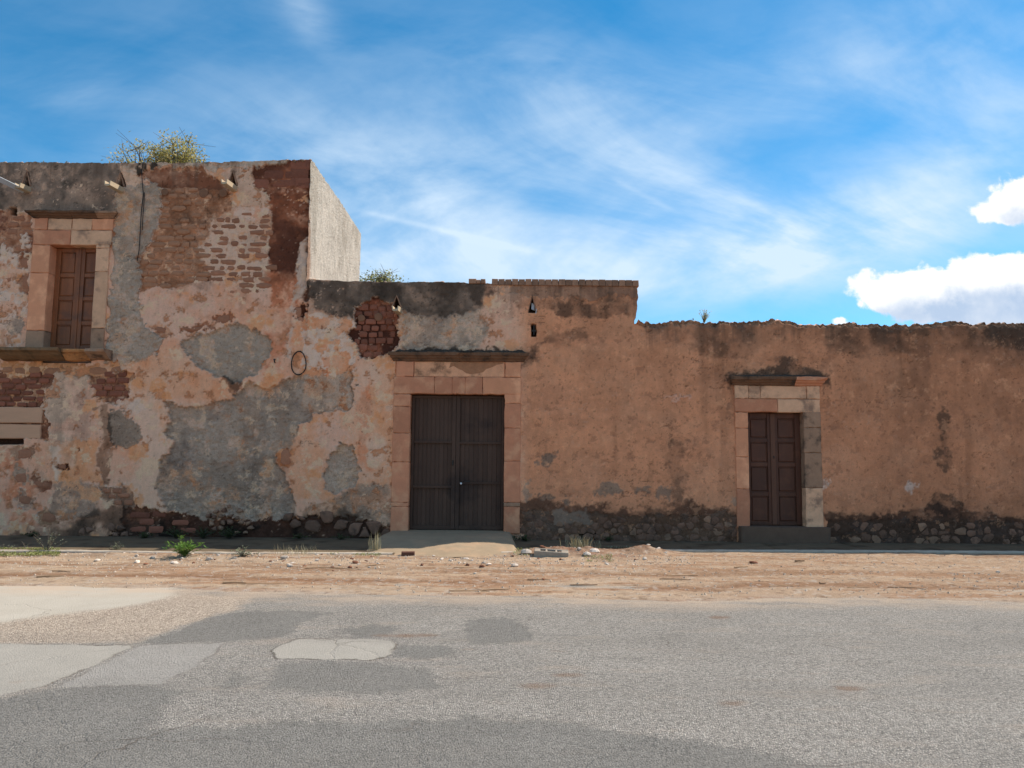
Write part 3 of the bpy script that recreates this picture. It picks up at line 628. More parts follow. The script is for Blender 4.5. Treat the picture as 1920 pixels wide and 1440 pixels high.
def facade(xa, xb, topf, zmax, opens, name, parent, endclip=None):
    i0 = round(xa/DX); i1 = round(xb/DX); xs = np.arange(i0, i1+1)*DX; zs = np.arange(-.12, topf(xs).max()+.06, DX)
    X, Z = np.meshgrid(xs, zs, indexing='ij'); tp = topf(xs)[:, None]
    Zc = np.minimum(Z, tp); nc, nr = X.shape
    C, H, Rg = fields(X.ravel(), Zc.ravel()); Hg = H.reshape(nc, nr)
    Xg = X.copy()
    if endclip is not None: Xg = endclip(X, Zc)
    V = np.stack([Xg, WY-Hg, Zc], -1).reshape(-1, 3)
    idx = np.arange(nc*nr).reshape(nc, nr)
    ok = (Z[:-1, :-1] < tp[:-1]) | (Z[1:, :-1] < tp[1:])
    for o in opens:
        ins = (X > o[0]-.04) & (X < o[1]+.04) & (Z > o[2]-.3) & (Z < o[3]+.04)
        ok &= ~(ins[:-1, :-1] & ins[1:, 1:] & ins[:-1, 1:] & ins[1:, :-1])
    Q = np.stack([idx[:-1, :-1], idx[1:, :-1], idx[1:, 1:], idx[:-1, 1:]], -1)[ok]
    # top of the wall, going back
    deps = [.05, .13, .25, .42, .6]; base = len(V); rows = []
    kt = np.argmax(Z >= tp, axis=1); front = idx[np.arange(nc), np.clip(kt, 0, nr-1)]
    prev = front; VV = [V]; CC = [C]; RR = [Rg]
    for k_, dp in enumerate(deps):
        zt = tp[:, 0]+.03*fbm(xs*9, xs*0+dp*9, 500+k_, 3)+.008*(dp < .2)
        v = np.stack([Xg[:, -1], np.full(nc, WY+dp), zt], -1); VV.append(v)
        CC.append(np.tile(S(146, 124, 112)*.9, (nc, 1))*(1+.2*fbm(xs*7, xs*0+dp, 510))[:, None]); RR.append(np.full(nc, .8))
        cur = np.arange(nc)+base; base += nc
        Q = np.concatenate([Q, np.stack([prev[:-1], prev[1:], cur[1:], cur[:-1]], -1)]); prev = cur
    V = np.concatenate(VV); C = np.concatenate(CC); Rg = np.concatenate(RR)
    used = np.zeros(len(V), bool); used[Q.ravel()] = True; mp = np.cumsum(used)-1
    me = npmesh(name, V[used], mp[Q]); add_col(me, 'Col', C[used]); add_f(me, 'rgh', Rg[used])
    return link(name, me, m_wall, parent)

house = tag(empty('ruined_house', (-8.5, WY, 0)), 'tall two-storey adobe house with flaking plaster, shuttered window and bared bricks', 'house')
gateh = tag(empty('gate_building', (-.6, WY, 0)), 'lower adobe building with brown steel gate in a pink stone frame', 'building')
rwall = tag(empty('compound_wall', (7.5, WY, 0)), 'long low brown plastered adobe wall with crumbling top and narrow wooden door', 'wall')

ZGT = float(top_gate_c(np.array([XC]))[0])-.02
h_front = facade(XL, X1, top_house, 7.6, [WIN], 'front_wall', house, lambda X, Z: np.where(Z > ZGT, np.minimum(X, XC-.02+.012*fbm(Z*7, Z*0, 520)), X))
def gate_clip(X, Z):
    zt = top_right_c(np.array([X2+.2]))[0]
    lim = X2-.03+.025*fbm(Z*5, Z*0, 521, 5, .65)-.06*sst(Z, zt+.25, zt-.02)*sst(Z, zt-.12, zt)
    return np.where(Z > zt-.03, np.minimum(X, lim), X)
g_front = facade(X1, X2, top_gate, 5.3, [GATE], 'front_wall', gateh, gate_clip)
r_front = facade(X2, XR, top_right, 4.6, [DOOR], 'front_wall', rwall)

# solid walls behind the faces
zt = float(top_gate_c(np.array([0.0]))[0]); zr = float(top_right_c(np.array([5.0]))[0]); zh = float(top_house_c(np.array([-6.0]))[0])
m_core = mk('rough_adobe_back', S(120, 92, 76), .2, 5, .97, .8, .02)
part(MB().box(X1+.05, X2-.06, WY+.33, WY+.62, -.1, zt-.08), 'back_wall', m_core, gateh)
part(MB().box(X2-.05, XR, WY+.33, WY+.63, -.1, zr-.12), 'back_wall', m_core, rwall)
part(MB().box(XL, XC-.06, WY+.33, WY+.62, -.1, zh-.25), 'back_wall', m_core, house)
# end of the gate parapet over the low wall
zs = np.linspace(zr-.15, zt+.02, 60); ys = np.linspace(0, .6, 22)
Yg, Zg = np.meshgrid(ys, zs, indexing='ij')
Xe = gate_clip(np.full(Zg.shape, X2+.07), Zg)-.005*0+.02*fbm(Yg*9, Zg*9, 530); Xe[0] = gate_clip(np.full(zs.shape, X2+.07), zs)
V = np.stack([Xe, WY+Yg, np.minimum(Zg, top_gate(Xe.ravel()).reshape(Xe.shape))], -1).reshape(-1, 3); idx = np.arange(V.shape[0]).reshape(Xe.shape)
me = npmesh('parapet_end', V, np.stack([idx[:-1, :-1], idx[1:, :-1], idx[1:, 1:], idx[:-1, 1:]], -1).reshape(-1, 4))
add_col(me, 'Col', np.tile(S(128, 104, 90), (len(V), 1))); add_f(me, 'rgh', np.full(len(V), 1.0)); link('parapet_end', me, m_wall, gateh)
# sunlit side of the house
dr = ray(675, 480); YB = XC/(dr[0]/dr[1])
ys = np.arange(WY-.0, YB+.03, .03); zs = np.arange(ZGT-.15, zh+.1, .03)
Yg, Zg = np.meshgrid(ys, zs, indexing='ij'); tt = top_house_c(np.array([XC]))[0]+.02*fbm(Yg*3, Yg*0, 540)-.03*sst(Yg, YB-.3, YB)
Zc = np.minimum(Zg, tt); Xs = XC+.018*fbm(Yg*8, Zc*4, 541, 4, .7)+.012*fbm(Yg*1.2, Zc*1.2, 543)
ed = sst(Yg, WY+.14+.06*fbm(Zc*3, Zc*0, 545), WY)
Xs = Xs-.03*ed*(1+fbm(Yg*9, Zc*6, 546))
Xs[0] = XC-.02+.012*fbm(zs*7, zs*0, 520)
V = np.stack([Xs, Yg, Zc], -1).reshape(-1, 3); idx = np.arange(len(V)).reshape(Xs.shape)
okc = (Zg[:-1, :-1] < tt[:-1, :-1])
Q = np.stack([idx[:-1, :-1], idx[1:, :-1], idx[1:, 1:], idx[:-1, 1:]], -1)[okc]
c = sr(224, 212, 196, .74)*(1+.13*fbm(Yg*2, Zc*2, 547)+.12*fbm(Yg*9, Zc*3.5, 548)).ravel()[:, None]
st = sst(fbm(Yg*1.8, Zc*.8, 549, 5), .1, .6).ravel()[:, None]*.4; c = c*(1-st)+sr(172, 158, 140, .72)*st
e = (sst(Yg, WY+.20+.12*fbm(Zc*2.4, Zc*0, 550), WY+.06)*sst(Zc, zh-.6, zh-1.5)).ravel()[:, None]*.75; c = c*(1-e)+sr(196, 146, 116, .6)*e
me = npmesh('side_wall', V, Q); add_col(me, 'Col', c); add_f(me, 'rgh', np.full(len(V), 1.3)); link('side_wall', me, m_wall, house)
part(MB().box(XL, XC-.05, YB-.3, YB-.02, -.1, zh-.1), 'rear_wall', m_core, house)
part(MB().box(XL, XC-.06, WY+.6, YB-.3, zh-.55, zh-.4), 'roof_slab', m_core, house)
part(MB().box(XC-.32, XC-.05, WY+.62, YB-.3, -.1, zh-.08), 'inner_wall', m_core, house)

# ------------------------------------------------------------------ bricks and stones, one by one
def brick_mesh(i, n=10, q=5.0, jt=.10, bv=.35, dome=.12):
    r = random.Random(900+i); out = []
    for k_ in range(n):
        a = 2*math.pi*(k_+.5)/n; ca, sa = math.cos(a), math.sin(a)
        rr = (abs(ca)**q+abs(sa)**q)**(-1/q)*(1+r.uniform(-jt, jt*.6))
        out.append((.5*rr*ca, .5*rr*sa))
    mb = MB(); mb.slab(out, 1.0, 1.0, bv, dome=dome)
    me = mb.mesh('brick'); return me
def shared(mat, n, seed):
    L_ = []
    for i in range(n):
        me = brick_mesh(seed+i); me.materials.append(mat); L_.append(me)
    return L_
BR = []
for i in range(14):
    me = brick_mesh(i, 11, 3.2+(i % 4), .16, .3, .05); me.materials.append(m_brick); BR.append(me)
BRR = []
for i in range(10):
    me = brick_mesh(20+i, 12, 7.0, .07, .25, .05); me.materials.append(m_brick_red); BRR.append(me)
BRF = [];
for i in range(6):
    me = brick_mesh(70+i, 12, 9.0, .04, .15, .02); me.materials.append(m_brick_red); BRF.append(me)
BRD = []
m_brick_dull = mk('dull_adobe_brick', S(104, 75, 59), .26, 14, .97, .9, .012, objrand=.10)
for i in range(14):
    me = brick_mesh(40+i, 11, 3.4+(i % 4), .17, .3, .04); me.materials.append(m_brick_dull); BRD.append(me)
def brick(x, z, wdt, hgt, proud, meshes, parent, name='brick', rot=0.0):
    me = rnd.choice(meshes)
    o = link(name, me, None, parent, (x, WY+.045-proud, z))
    o.scale = (wdt, .045, hgt); o.rotation_euler = (rnd.uniform(-.03, .03), rnd.uniform(-.03, .03)+rot, 0)
    return o
def lay(pts, wdt, hgt, keep, recess, proud, meshes, parent, jit=.25, gap=.82, seed=0, keepf=None):
    poly = WPOLY(pts); lo = poly.min(0); hi = poly.max(0); r = random.Random(seed); z = lo[1]+hgt/2; row = 0; cnt = 0
    while z < hi[1]:
        x = lo[0]+(row % 2)*wdt*.5+r.uniform(-.1, .1)*wdt
        while x < hi[0]:
            ww = wdt*r.uniform(1-jit, 1+jit)
            cx = x+ww/2; kp = keep if keepf is None else keepf(cx, z)
            if cx+ww*.5 < XC-.03 or cx > XC+.2: pass
            else: ww = 2*(XC-.035-cx)
            if ww > .06 and inpoly(cx, z+r.uniform(-.2, .2)*hgt, poly) and r.random() < kp:
                brick(cx, z+r.uniform(-.13, .13)*hgt, ww*gap*r.uniform(.85, 1.05), hgt*gap*r.uniform(.8, 1.08), -recess+proud*r.uniform(.6, 1.3), meshes, parent); cnt += 1
            x += ww
        z += hgt; row += 1
    return cnt
nb = 0
nb += lay([(398, 405), (470, 398), (506, 402), (508, 548), (450, 552), (412, 545), (390, 515), (380, 470), (398, 440)], .25, .122, .86, .026, .020, BR, h_front, gap=.90, seed=1, jit=.55)
nb += lay([(262, 482), (300, 440), (300, 380), (395, 385), (385, 470), (400, 535), (300, 535), (264, 540)], .26, .122, .72, .036, .030, BRD, h_front, gap=.90, seed=2, jit=.5)
nb += lay([(300, 348), (420, 348), (432, 375), (300, 385)], .24, .13, .8, .034, .024, BRD, h_front, gap=.8, seed=3)
nb += lay([(472, 315), (580, 307), (580, 345), (500, 350), (476, 345)], .46, .19, .95, .036, .010, BRF, h_front, gap=.93, seed=4, jit=.15)
nb += lay([(-40, 702), (90, 702), (76, 748), (80, 762), (-40, 762)], .25, .115, .9, .05, .03, BRR, h_front, gap=.86, seed=5)
nb += lay([(166, 702), (246, 702), (240, 748), (215, 757), (178, 742)], .25, .13, .9, .05, .03, BRR, h_front, gap=.88, seed=6)
nb += lay([(0, 684), (98, 686), (98, 700), (0, 700)], .34, .15, 1, .03, .02, BRD, h_front, gap=.94, seed=7)
nb += lay([(166, 686), (224, 688), (224, 700), (166, 700)], .34, .15, 1, .03, .02, BRD, h_front, gap=.94, seed=8)
nb += lay([(-40, 400), (55, 402), (55, 468), (-40, 468)], .30, .15, .75, .03, .016, BR, h_front, gap=.84, seed=9)
nb += lay([(-30, 480), (50, 480), (45, 540), (-30, 560)], .30, .15, .25, .012, .01, BR, h_front, gap=.7, seed=10)
nb += lay([(250, 962), (345, 968), (380, 985), (360, 1000), (240, 995)], .34, .14, .8, .045, .02, BRR, h_front, gap=.9, seed=11)
nb += lay([(190, 918), (228, 914), (245, 932), (244, 948), (205, 945)], .22, .12, .9, .03, .025, BR, h_front, gap=.86, seed=12)
for u, v, a_, b_ in ((418, 598, 24, 16), (410, 603, 14, 9), (46, 492, 20, 18), (48, 528, 14, 26), (50, 560, 12, 22), (76, 908, 26, 14), (46, 938, 26, 20), (38, 896, 28, 22), (115, 872, 15, 15), (535, 858, 20, 30), (300, 618, 20, 12), (45, 852, 26, 20), (90, 970, 26, 18), (375, 617, 40, 8), (352, 616, 26, 7), (395, 616, 20, 7)):
    x, z = wp(u, v); brick(x, z, a_/95, b_/95, -.012, BR, h_front)
lay([(670, 578), (700, 566), (732, 574), (742, 592), (742, 640), (732, 652), (715, 664), (690, 670), (674, 662), (666, 640), (662, 630), (670, 610)], .17, .135, .95, .075, .034, BRR, g_front, gap=.88, seed=13, jit=.35)
for u, v, a_, b_ in ((620, 628, 14, 10), (608, 624, 12, 9), (558, 585, 12, 20), (562, 600, 12, 12)):
    x, z = wp(u, v); brick(x, z, a_/95, b_/95, -.01, BR, g_front if x > X1 else h_front)
# round ends of roof beams
def log_end(u, v, r, parent, proud=.0):
    x, z = wp(u, v); mb = MB(); rr = r/95
    out = [(x+rr*math.cos(a)*random.Random(int(a*9)).uniform(.94, 1.05), z+rr*math.sin(a)) for a in np.linspace(0, 2*math.pi, 14, endpoint=False)]
    mb.slab(out, .02, .1, .008); mb.V = [(q[0], q[1]+WY+.03-proud, q[2]) for q in mb.V]; part(mb, 'beam_end', m_log, parent)
for u, v, r in ((381, 362, 9), (418, 362, 8), (308, 360, 7)): log_end(u, v, r, h_front, .01)
for u, v, r in ((677, 596, 7), (709, 594, 8)): log_end(u, v, r, g_front)
# rubble stones of the plinths
def clip_half(poly, px, py, nx, ny):
    out = []
    for i in range(len(poly)):
        a = poly[i]; b = poly[(i+1) % len(poly)]
        da = (a[0]-px)*nx+(a[1]-py)*ny; db = (b[0]-px)*nx+(b[1]-py)*ny
        if da <= 0: out.append(a)
        if da*db < 0:
            t_ = da/(da-db); out.append((a[0]+(b[0]-a[0])*t_, a[1]+(b[1]-a[1])*t_))
    return out
def rubble(pts, size, keep, parent, seed, pale=.25, mats=None, proud=.03, shrink=.85, aspect=1.35):
    poly = WPOLY(pts); lo = poly.min(0); hi = poly.max(0); r = random.Random(seed); P = []
    z = lo[1]-size; row = 0
    while z < hi[1]+size:
        x = lo[0]-size+(row % 2)*size*.6
        while x < hi[0]+size:
            P.append((x+r.uniform(-.42, .42)*size*aspect, z+r.uniform(-.40, .40)*size)); x += size*aspect
        z += size; row += 1
    cnt = 0
    for i, p_ in enumerate(P):
        if not inpoly(p_[0], p_[1], poly) or r.random() > keep: continue
        sx_, sz_ = size*aspect*.72, size*.66; cell = [(p_[0]-sx_, p_[1]-sz_), (p_[0]+sx_, p_[1]-sz_), (p_[0]+sx_, p_[1]+sz_), (p_[0]-sx_, p_[1]+sz_)]
        for q in P:
            if q is p_ or abs(q[0]-p_[0]) > 4*size or abs(q[1]-p_[1]) > 4*size: continue
            nx, ny = q[0]-p_[0], q[1]-p_[1]; cell = clip_half(cell, (p_[0]+q[0])/2, (p_[1]+q[1])/2, nx, ny)
            if len(cell) < 3: break
        if len(cell) < 3: continue
        cx = sum(c_[0] for c_ in cell)/len(cell); cz = sum(c_[1] for c_ in cell)/len(cell)
        # round the corners: two points for each corner
        out = []
        for k_ in range(len(cell)):
            a = cell[k_-1]; b = cell[k_]; c_ = cell[(k_+1) % len(cell)]
            for q in (a, c_):
                t_ = .22; out.append((b[0]+(q[0]-b[0])*t_, b[1]+(q[1]-b[1])*t_))
        s_ = shrink*(r.uniform(.72, 1.02) if r.random() < .4 else r.uniform(.9, .99))
        out = [(cx+(q[0]-cx)*s_*r.uniform(.86, 1.06), max(cz+(q[1]-cz)*s_, lo[1]+.005)) for q in out]
        pr = proud*r.uniform(.5, 1.3); mb = MB(); mb.slab(out, pr, .06, min(pr*.6, .02), dome=.008)
        mb.V = [(q[0], q[1]+WY+.018, q[2]) for q in mb.V]
        part(mb, 'stone', (m_rub_pale if r.random() < pale else m_rub), parent); cnt += 1
    return cnt
ns = rubble([(980, 968), (1382, 972), (1378, 1020), (980, 1020)], .125, .82, g_front, 5, pale=.22, shrink=1.0, proud=.014, aspect=1.6)
sub = [o for o in g_front.children if o.name.startswith('stone')]
rubble([(1560, 982), (1990, 988), (1990, 1028), (1560, 1024)], .14, .66, r_front, 6, pale=.14, shrink=.98, proud=.014, aspect=1.5)
for o in sub:                                          # stones that stand under the low wall belong to it
    if world_loc(o).x > X2:
        p_ = world_loc(o); o.parent = r_front; o.location = p_-world_loc(r_front)
rubble([(385, 958), (430, 948), (470, 962), (470, 1000), (385, 1000)], .105, .72, h_front, 7, pale=.8, shrink=.7, proud=.05)
rubble([(535, 965), (570, 968), (568, 1002), (530, 1000)], .16, .9, h_front, 8, pale=.1, proud=.05)
rubble([(580, 968), (725, 972), (725, 1008), (580, 1006)], .23, .85, g_front, 9, pale=.08, proud=.05, aspect=1.7)
rubble([(150, 975), (230, 985), (230, 1006), (150, 1002)], .14, .6, h_front, 10, pale=.3, proud=.04)
print('bricks', nb, 'stones', ns)
# ------------------------------------------------------------------ dressed stone, doors, window
def block(r, proud, back, mat, parent, name='stone_block', bev=.011, jit=.008, gap=.003, face=False):
    rr = lambda: rnd.uniform(-jit, jit)
    x0, x1, z0_, z1 = r[0]+gap, r[1]-gap, r[2]+gap, r[3]-gap
    n = 5; out = []
    for i in range(n): out.append((x0+(x1-x0)*i/n+(rr() if i else 0), z0_+rr()))
    for i in range(3): out.append((x1+rr(), z0_+(z1-z0_)*i/3))
    for i in range(n): out.append((x1-(x1-x0)*i/n+(rr() if i else 0), z1+rr()))
    for i in range(3): out.append((x0+rr(), z1-(z1-z0_)*i/3))
    pr = proud+rnd.uniform(-.003, .003)
    mb = MB(); b = 0
    # bevel pulled straight in, so long blocks keep parallel edges
    nn = len(out); cx = (x0+x1)/2; cz = (z0_+z1)/2
    for p_ in out: mb.V.append((p_[0], back, p_[1]))
    for p_ in out: mb.V.append((p_[0], -(pr-bev), p_[1]))
    for p_ in out: mb.V.append((p_[0]-math.copysign(bev*1.2, p_[0]-cx)*(abs(p_[0]-cx) > (x1-x0)*.49), -pr, p_[1]-math.copysign(bev*1.2, p_[1]-cz)*(abs(p_[1]-cz) > (z1-z0_)*.45)))
    for i in range(nn):
        j = (i+1) % nn
        mb.F.append((nn+i, nn+j, j, i)[::1]); mb.F.append((2*nn+i, 2*nn+j, nn+j, nn+i))
    mb.F.append(tuple(2*nn+i for i in range(nn)))
    mb.V = [(q[0], q[1]+WY, q[2]) for q in mb.V]
    return part(mb, name, mat, parent)
def cornice(x0, x1, z0_, z1, prof, mat, parent, name='cornice', pieces=1, end=None):
    # prof: (fraction of height, projection) from bottom to top, pieces laid end to end
    xs = np.linspace(x0, x1, pieces+1); xs[1:-1] += np.array([rnd.uniform(-.08, .08) for _ in xs[1:-1]])
    for k_ in range(pieces):
        mb = MB(); a, b = xs[k_]+.002, xs[k_+1]-.002; nseg = max(3, int((b-a)/.08)); px = np.linspace(a, b, nseg+1); m_ = len(prof)
        dzz = rnd.uniform(-.004, .004)
        for i, x in enumerate(px):
            for fr, pj in prof:
                e = 0.0
                if k_ == 0 and i == 0: e = -(pj-prof[0][1])*.8
                if k_ == pieces-1 and i == nseg: e = (pj-prof[0][1])*.8
                w1 = (.006 if fr < .5 else .016)*(fbm(np.array([x*7]), np.array([fr*3]), 600)[0])
                mb.V.append((x+e, WY-pj+w1*(.5+fr), z0_+(z1-z0_)*fr+w1*.8*(fr > .6)+dzz))
            mb.V.append((x, WY+.25, z1+dzz)); mb.V.append((x, WY+.25, z0_+dzz))
        mm = m_+2
        for i in range(nseg):
            for j in range(mm):
                j2 = (j+1) % mm; mb.F.append((i*mm+j, (i+1)*mm+j, (i+1)*mm+j2, i*mm+j2))
        mb.F.append(tuple(range(mm))); mb.F.append(tuple(nseg*mm+j for j in range(mm))[::-1])
        part(mb, name, mat if not (end is not None and k_ == pieces-1) else end, parent)
PROF = [(0, .04), (.12, .06), (.2, .06), (.35, .10), (.55, .115), (.62, .15), (.92, .16), (1.0, .145)]
def jambs(op, sur, left_v, right_v, um, mats_l, mats_r, parent, proud=.03):
    for vs_, xa, xb, ms, u in ((left_v, sur[0], op[0], mats_l, um[0]), (right_v, op[1], sur[1], mats_r, um[1])):
        for i in range(len(vs_)-1):
            block((xa, xb, wp(u, vs_[i+1])[1], wp(u, vs_[i])[1]), proud, .32, ms[i % len(ms)], parent)
# gate frame
jambs(GATE, GATE_S, [739, 762, 812, 866, 942, 950, 1001], [739, 757, 803, 865, 942, 950, 1001], (752, 960), [m_ash, m_ash, m_ash, m_ash, m_ash], [m_ash_or, m_ash, m_ash, m_ash, m_ash_grey, m_ash], gateh)
zl0 = wp(856, 739)[1]; zl1 = wp(856, 707)[1]; zf1 = wp(856, 678)[1]; zc1 = wp(860, 662)[1]
us = [None, 815, 848, 872, 905, None]
xs_ = [GATE_S[0]]+[wp(u, 722)[0] for u in us[1:-1]]+[GATE_S[1]]
for i in range(5): block((xs_[i], xs_[i+1], zl0, zl1), .032, .32, [m_ash, m_ash, m_ash, m_ash, m_ash_or][i], gateh)
xa = wp(776, 692)[0]; xb = wp(947, 692)[0]
block((GATE_S[0]+.04, xa, zl1, zf1), .035, .2, m_ash, gateh); block((xb, GATE_S[1], zl1, zf1), .035, .2, m_ash_or, gateh)
block((xa, xb, zl1, zf1), .004, .2, mk('flaking_frieze_plaster', S(140, 104, 83), .3, 7, .95, .9, .02, stain=S(70, 52, 41), stain_amt=.9, grain=(1, 1, .45)), gateh, name='frieze_panel')
fp = [(842, 690), (850, 686), (858, 691), (866, 694), (874, 700), (884, 702), (896, 700), (906, 698), (912, 692), (922, 689), (932, 684), (943, 682), (946, 678), (905, 677), (870, 678), (845, 680)]
mb = MB().slab([wp(u, v) for u, v in fp][::-1], .006, .02, .003); mb.V = [(q[0], q[1]+WY-.003, q[2]) for q in mb.V]; part(mb, 'bared_adobe', mk('bared_frieze_adobe', S(104, 74, 56), .3, 10, .95, .9, .02), gateh)
cornice(GATE_S[0]-.02, GATE_S[1]+.06, zf1, zc1, PROF, m_ash_dk, gateh, pieces=4)
m_soot = mk('soot_crust', S(36, 31, 28), .5, 22, .98, 1.0, .02, stain=S(66, 60, 56), stain_amt=.5)
def crust(x0, x1, z, parent, seed, hh=.05, dep=.15):
    xs = np.arange(x0, x1, .025); ts = np.linspace(0, 1, 7); Xg, T = np.meshgrid(xs, ts, indexing='ij')
    env = np.minimum(sst(Xg, x0, x0+.15), sst(-Xg, -x1, -x1+.15)); nn_ = .5+.5*fbm(Xg*7, T*3, seed, 4, .65)
    Yg = WY-dep*(1-T)*(.9+.15*fbm(Xg*9, T*0, seed+3)); Zg = z-.012+(hh*nn_*np.sin(np.pi*np.clip(T*.9+.1, 0, 1))+.035*T)*env
    V = np.stack([Xg, Yg, Zg], -1).reshape(-1, 3); idx = np.arange(len(V)).reshape(Xg.shape)
    me = npmesh('soot_crust', V, np.stack([idx[:-1, :-1], idx[1:, :-1], idx[1:, 1:], idx[:-1, 1:]], -1).reshape(-1, 4), False); link('soot_crust', me, m_soot, parent)
crust(GATE_S[0]-.04, GATE_S[1]+.16, zc1, gateh, 610, .075)
# door frame
jambs(DOOR, DOOR_S, [773, 803, 857, 917, 990], [773, 802, 849, 915, 990], (1392, 1524), [m_ash_or, m_ash_or, m_ash_or, m_ash], [m_ash_grey, m_ash_grey, m_ash_grey, m_ash_pale], rwall)
zl0 = wp(1457, 773)[1]; zl1 = wp(1457, 748)[1]; zf1 = wp(1457, 723)[1]; zc1 = wp(1457, 707)[1]; xm = wp(1457, 760)[0]
block((DOOR_S[0], xm, zl0, zl1), .03, .32, m_ash, rwall); block((xm, DOOR_S[1], zl0, zl1), .03, .32, m_ash_pale, rwall)
xa = wp(1403, 735)[0]; xb = wp(1512, 735)[0]; x5 = wp(1425, 735)[0]
block((DOOR_S[0], xa, zl1, zf1), .03, .2, m_ash_pale, rwall); block((xb, DOOR_S[1], zl1, zf1), .03, .2, m_ash_pale, rwall)
block((xa, x5, zl1, zf1), .012, .2, m_ash_pale, rwall); block((x5, xb, zl1, zf1), .012, .2, m_ash_pale, rwall)
cornice(DOOR_S[0]-.02, DOOR_S[1]+.02, zf1, zc1, PROF, m_ash_dk, rwall, pieces=3, end=m_ash)
crust(DOOR_S[0]-.1, DOOR_S[1]+.1, zc1, rwall, 620, .05)
mb = MB().slab([(wp(1384, 990)[0], 0), (wp(1548, 990)[0], 0), (wp(1550, 988)[0], wp(1550, 988)[1]), (wp(1384, 986)[0], wp(1384, 986)[1])], .22, .25, .02); mb.V = [(q[0], q[1]+WY, q[2]) for q in mb.V]
part(mb, 'door_step', mk('dark_step_concrete', S(62, 50, 43), .25, 6, .95, .7, .01), rwall)
# window frame
jambs(WIN, WIN_S, [460, 512, 620, 655], [460, 466, 510, 616, 655], (72, 190), [m_ash_or, m_ash_or, m_ash_grey], [m_ash_pale, m_ash_pale, m_ash_pale, m_ash_grey], house, .035)
zl0 = wp(132, 460)[1]; zl1 = wp(132, 432)[1]; zf1 = wp(132, 410)[1]; zc1 = wp(132, 399)[1]
xm = wp(134, 445)[0]
block((WIN_S[0], xm, zl0, zl1), .035, .32, m_ash, house); block((xm, WIN_S[1]+.02, zl0, zl1), .035, .32, m_ash_pale, house)
xq = [WIN_S[0]+.02, wp(91, 420)[0], wp(136, 420)[0], wp(174, 420)[0], WIN_S[1]+.04]
for i in range(4): block((xq[i], xq[i+1], zl1, zf1), .035 if i in (0, 3) else .025, .2, [m_ash, m_ash_pale, m_ash_pale, m_ash_or][i], house)
cornice(WIN_S[0]-.02, WIN_S[1]+.06, zf1, zc1, [(f_, p_*1.1) for f_, p_ in PROF], m_ash_dk, house, pieces=4, end=m_ash_grey)
crust(WIN_S[0]-.06, WIN_S[1]+.12, zc1, house, 630, .04)
# balcony sill: broken slab of three stones
def sill(u0, u1, vt0, vt1, drop, proj, mat, seed, name='sill_stone'):
    r = random.Random(seed); mb = MB(); x0 = wp(u0, vt0)[0]; x1 = wp(u1, vt1)[0]; zt_ = (wp(u0, vt0)[1]+wp(u1, vt1)[1])/2; n = 14
    prof = [(0.0, -.18), (1.0, 0.0), (1.0, -.045), (.86, -.075), (.6, -.15), (.28, -.24), (.0, -.28)]
    for i in range(n+1):
        x = x0+(x1-x0)*i/n
        for f_, d_ in [(0.0, .0), (.96, .0), (1.0, -.02), (1.0, -.06), (.82, -.09), (.66, -drop*.6), (.35, -drop*.9), (.0, -drop)]:
            k_ = 1+.10*fbm(np.array([x*5.0]), np.array([d_*9.0]), seed)[0]
            mb.V.append((x, WY-proj*f_*k_, zt_+d_*k_))
    m_ = 8
    for i in range(n):
        for j in range(m_):
            mb.F.append((i*m_+j, i*m_+(j+1) % m_, (i+1)*m_+(j+1) % m_, (i+1)*m_+j))
    mb.F.append(tuple(range(m_))[::-1]); mb.F.append(tuple(n*m_+j for j in range(m_)))
    part(mb, name, mat, house)
m_sill = mk('mossy_sill_stone', S(78, 60, 44), .35, 9, .95, .9, .02, stain=S(50, 42, 32), stain_amt=.8)
sill(10, 128, 655, 656, .24, .36, m_sill, 701); sill(129, 174, 657, 658, .22, .26, mk('broken_ochre_sill', S(116, 82, 54), .4, 9, .95, .9, .02, stain=S(52, 40, 31), stain_amt=.9), 702); sill(175, 212, 657, 658, .2, .34, m_ash_grey, 703)

def panel_leaf(x0, x1, z0_, z1, y, mat, parent, rows, name, stile=.075, mid=None, top=.07, bot=.09):
    """a framed leaf: stiles, rails and raised panels"""
    L_ = empty(name, ((x0+x1)/2, y, z0_)); L_.parent = parent; bpy_parent_offset(L_, parent)
    def bx(a, b, c, d, y0, y1, nm):
        mb = MB(); mb.slab([(a, c), (b, c), (b, d), (a, d)], -y0, y1, .006); mb.V = [(q[0], q[1]+y, q[2]) for q in mb.V]; part(mb, nm, mat, L_)
    bx(x0, x0+stile, z0_, z1, -.03, .03, 'stile'); bx(x1-stile, x1, z0_, z1, -.03, .03, 'stile')
    zz = [z0_]+rows+[z1]
    edges = []
    rl = .075
    ys_ = [z0_+bot]+rows+[z1-top]
    bx(x0+stile, x1-stile, z0_, z0_+bot, -.026, .03, 'rail'); bx(x0+stile, x1-stile, z1-top, z1, -.026, .03, 'rail')
    for r_ in rows: bx(x0+stile, x1-stile, r_-rl/2, r_+rl/2, -.026, .03, 'rail')
    lo = z0_+bot
    for r_ in rows+[None]:
        hi_ = z1-top if r_ is None else r_-rl/2
        a, b = x0+stile, x1-stile
        mb = MB(); n_ = 4
        mb.box(a, b, y+.005, y+.02, lo, hi_)                     # field
        i_ = .022
        mb.slab([(a+i_, lo+i_), (b-i_, lo+i_), (b-i_, hi_-i_), (a+i_, hi_-i_)], .016, -.0, .012)
        k_ = len(mb.V)-12
        mb.V = mb.V[:8]+[(q[0], q[1]+y+.004, q[2]) for q in mb.V[8:]]
        part(mb, 'panel', mat, L_)
        if r_ is not None: lo = r_+rl/2
    return L_
